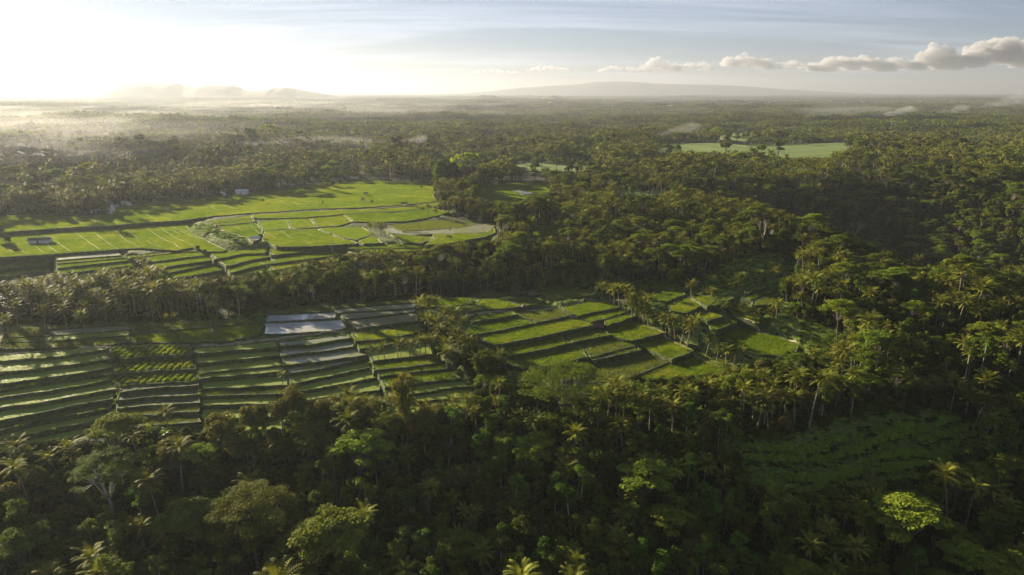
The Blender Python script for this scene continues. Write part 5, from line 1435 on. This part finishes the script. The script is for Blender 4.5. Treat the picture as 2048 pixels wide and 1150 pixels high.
def plume(px, py, size, dens, lab, seed):
    x, y, z = unproject(px, py)
    r = random.Random(seed); bm = bmesh.new()
    for k in range(14):
        t = k / 13; rad = size * (.05 + .24 * t)
        c0 = Vector((size * 2.4 * t + r.uniform(-.1, .1) * size * t, r.uniform(-.2, .2) * size * t, size * (.10 + .60 * t ** .7) + r.uniform(-.12, .12) * size * t))
        ret = bmesh.ops.create_icosphere(bm, subdivisions=3, radius=1)
        for v in ret['verts']:
            q = v.co * (1 + .5 * noise.fractal(v.co * 1.3 + Vector((seed + k, 0, 0)), 1, 2, 3)); v.co = c0 + Vector((q.x * rad * 1.4, q.y * rad, q.z * rad * .7))
    me = bpy.data.meshes.new('smoke'); bm.to_mesh(me); bm.free(); me.materials.append(volmat('smoke', (.85, .87, .9), dens, .4))
    o = obj('smoke', me); o.location = (x, y, z + 6); tag(o, lab, 'smoke', None, 'stuff'); voxel_union(o, size * .04)
plume(1730, 249, 52, .012, 'white smoke plume drifting over the right forest', 2); plume(1855, 240, 45, .007, 'thin smoke wisp right of the white plume', 5)
plume(1295, 288, 30, .007, 'faint smoke behind the far bright paddies', 8); plume(1940, 229, 90, .004, 'smoke rising at far right', 11); plume(770, 308, 24, .007, 'faint smoke over the dark trees left of centre', 14)
def cloud(name, px, py, wpx, hpx, dist, seed, lab):
    r = random.Random(seed); bm = bmesh.new()
    d = ray(px, py); k = dist / d[1]; cx, cy, cz = d[0] * k, dist, H + d[2] * k; W = wpx * k / F / 2; Hh = hpx * k / F
    n = int(26 + wpx * .35); prof = [r.uniform(.4, 1.15) for _ in range(7)]
    for i in range(n):
        u = r.uniform(-1, 1); q = (u + 1) * 3; pr = prof[int(q)] * (1 - q % 1) + prof[min(6, int(q) + 1)] * (q % 1)
        top = (1 - abs(u) ** 2.2) * pr; hh = top * r.random() ** .5; rad = Hh * r.uniform(.16, .34) * (1.15 - .5 * hh)
        c0 = Vector((cx + u * W, cy + r.uniform(-1, 1) * W * .3, cz + hh * Hh))
        ret = bmesh.ops.create_icosphere(bm, subdivisions=4, radius=1)
        for v in ret['verts']:
            q2 = v.co * (1 + .55 * noise.fractal(v.co * 1.7 + Vector((i * 3.3, seed, 0)), .85, 2.1, 6))
            v.co = c0 + Vector((q2.x * rad * 1.25, q2.y * rad * 1.2, max(-.4, q2.z) * rad))
    me = bpy.data.meshes.new(name); bm.to_mesh(me); bm.free(); me.materials.append(CLOUDM)
    o = obj(name, me); voxel_union(o, 60); return tag(o, lab, 'clouds', None, 'stuff')
CLOUDM = volmat('cloud_vapour', (.97, .96, .98), .0009, .1)
CL = [(1995, 128, 120, 52, 'tall cumulus at the far right of the sky'), (1915, 134, 90, 34, 'mid sized cumulus touching the tall one'), (1868, 137, 80, 40, 'billowing cumulus second from the tall one'), (1800, 139, 80, 26, 'low cumulus left of the billowing one'), (1700, 140, 150, 34, 'cumulus bank above the right horizon'), (1580, 138, 90, 18, 'small cloud strip above the right horizon'),
      (1488, 134, 92, 28, 'rounded cumulus over the right part of the mountain'), (1385, 142, 80, 18, 'small cumulus above the mountain, right one'), (1320, 142, 70, 24, 'small cumulus above the mountain peak'), (1240, 142, 80, 12, 'flat cloud row left above the mountain'),
      (1095, 142, 80, 12, 'flat little cloud above the mountain left slope'), (990, 146, 90, 8, 'faint cloud streak left of the mountain'), (2060, 120, 120, 40, 'cumulus cut by the right edge of the picture')]
for i, (px, py, w, h, lab) in enumerate(CL): cloud('cumulus_clouds', px, py, w, h, 105000, i + 3, lab)

# ------------------------------------------------------------------ light and sky
SUN_AZ, SUN_EL = R(SUN_AZ_D), R(SUN_EL_D)       # azimuth measured to the left of the view direction
sd = Vector((-math.sin(SUN_AZ) * math.cos(SUN_EL), math.cos(SUN_AZ) * math.cos(SUN_EL), math.sin(SUN_EL)))
sl = bpy.data.lights.new('sun', 'SUN'); sl.energy = SUN_E; sl.angle = R(0.6); sl.color = SUN_COL
so = link(bpy.data.objects.new('sun', sl)); so.rotation_euler = sd.to_track_quat('Z', 'Y').to_euler()
w = bpy.data.worlds.new('World'); scene.world = w; w.use_nodes = True; nt = w.node_tree; nt.nodes.clear()
sky = nt.nodes.new('ShaderNodeTexSky'); sky.sky_type = 'NISHITA'; sky.sun_disc = False; sky.sun_elevation = SUN_EL; sky.sun_rotation = -SUN_AZ
sky.altitude = 800; sky.air_density = 1.0; sky.dust_density = SKY_DUST; sky.ozone_density = 3.0
# thin high cirrus as part of the sky
tc = nt.nodes.new('ShaderNodeTexCoord'); sx = nt.nodes.new('ShaderNodeSeparateXYZ'); nt.links.new(tc.outputs['Generated'], sx.inputs[0])
def mth(op, a, b=None):
    n = nt.nodes.new('ShaderNodeMath'); n.operation = op
    for i, v in ((0, a), (1, b)):
        if v is None: continue
        if isinstance(v, (int, float)): n.inputs[i].default_value = v
        else: nt.links.new(v, n.inputs[i])
    return n.outputs[0]
zc = mth('ADD', mth('MAXIMUM', sx.outputs[2], 0.0), 0.10)
cb = nt.nodes.new('ShaderNodeCombineXYZ'); nt.links.new(mth('DIVIDE', sx.outputs[0], zc), cb.inputs[0]); nt.links.new(mth('DIVIDE', sx.outputs[1], zc), cb.inputs[1])
mp = nt.nodes.new('ShaderNodeMapping'); mp.inputs['Rotation'].default_value = (0, 0, R(12)); mp.inputs['Scale'].default_value = (.28, 1.3, 1); nt.links.new(cb.outputs[0], mp.inputs[0])
nz = nt.nodes.new('ShaderNodeTexNoise'); nz.inputs['Scale'].default_value = .9; nz.inputs['Detail'].default_value = 9; nz.inputs['Roughness'].default_value = .6; nz.inputs['Distortion'].default_value = .6; nt.links.new(mp.outputs[0], nz.inputs['Vector'])
rp = nt.nodes.new('ShaderNodeValToRGB'); rp.color_ramp.elements[0].position = .46; rp.color_ramp.elements[1].position = .74; nt.links.new(nz.outputs[0], rp.inputs[0])
hs = nt.nodes.new('ShaderNodeHueSaturation'); hs.inputs['Saturation'].default_value = .35; hs.inputs['Value'].default_value = 2.6; nt.links.new(sky.outputs[0], hs.inputs['Color'])
mx = nt.nodes.new('ShaderNodeMix'); mx.data_type = 'RGBA'; nt.links.new(mth('MULTIPLY', rp.outputs[0], CIRRUS), mx.inputs[0]); nt.links.new(sky.outputs[0], mx.inputs[6]); nt.links.new(hs.outputs[0], mx.inputs[7])
bg = nt.nodes.new('ShaderNodeBackground'); bg.inputs[1].default_value = SKY_S; 
gm = nt.nodes.new('ShaderNodeGamma'); gm.inputs[1].default_value = SKY_GAM; nt.links.new(mx.outputs[2], gm.inputs[0])
tn = nt.nodes.new('ShaderNodeMix'); tn.data_type = 'RGBA'; tn.blend_type = 'MULTIPLY'; tn.inputs[0].default_value = 1; tn.inputs[7].default_value = (0.87, 0.92, 1.10, 1); nt.links.new(gm.outputs[0], tn.inputs[6])
nt.links.new(tn.outputs[2], bg.inputs[0])
ow = nt.nodes.new('ShaderNodeOutputWorld'); nt.links.new(bg.outputs[0], ow.inputs[0])
# ------------------------------------------------------------------ render settings
scene.view_settings.view_transform = 'Standard'; scene.view_settings.look = 'None'; scene.view_settings.gamma = 1; scene.view_settings.exposure = EXPO
c = scene.cycles
c.use_denoising = True; c.max_bounces = 4; c.diffuse_bounces = 2; c.glossy_bounces = 2; c.transmission_bounces = 2; c.volume_bounces = 0; c.transparent_max_bounces = 4
c.sample_clamp_indirect = 6; c.caustics_reflective = False; c.caustics_refractive = False
c.use_adaptive_sampling = True; c.adaptive_threshold = 0.01
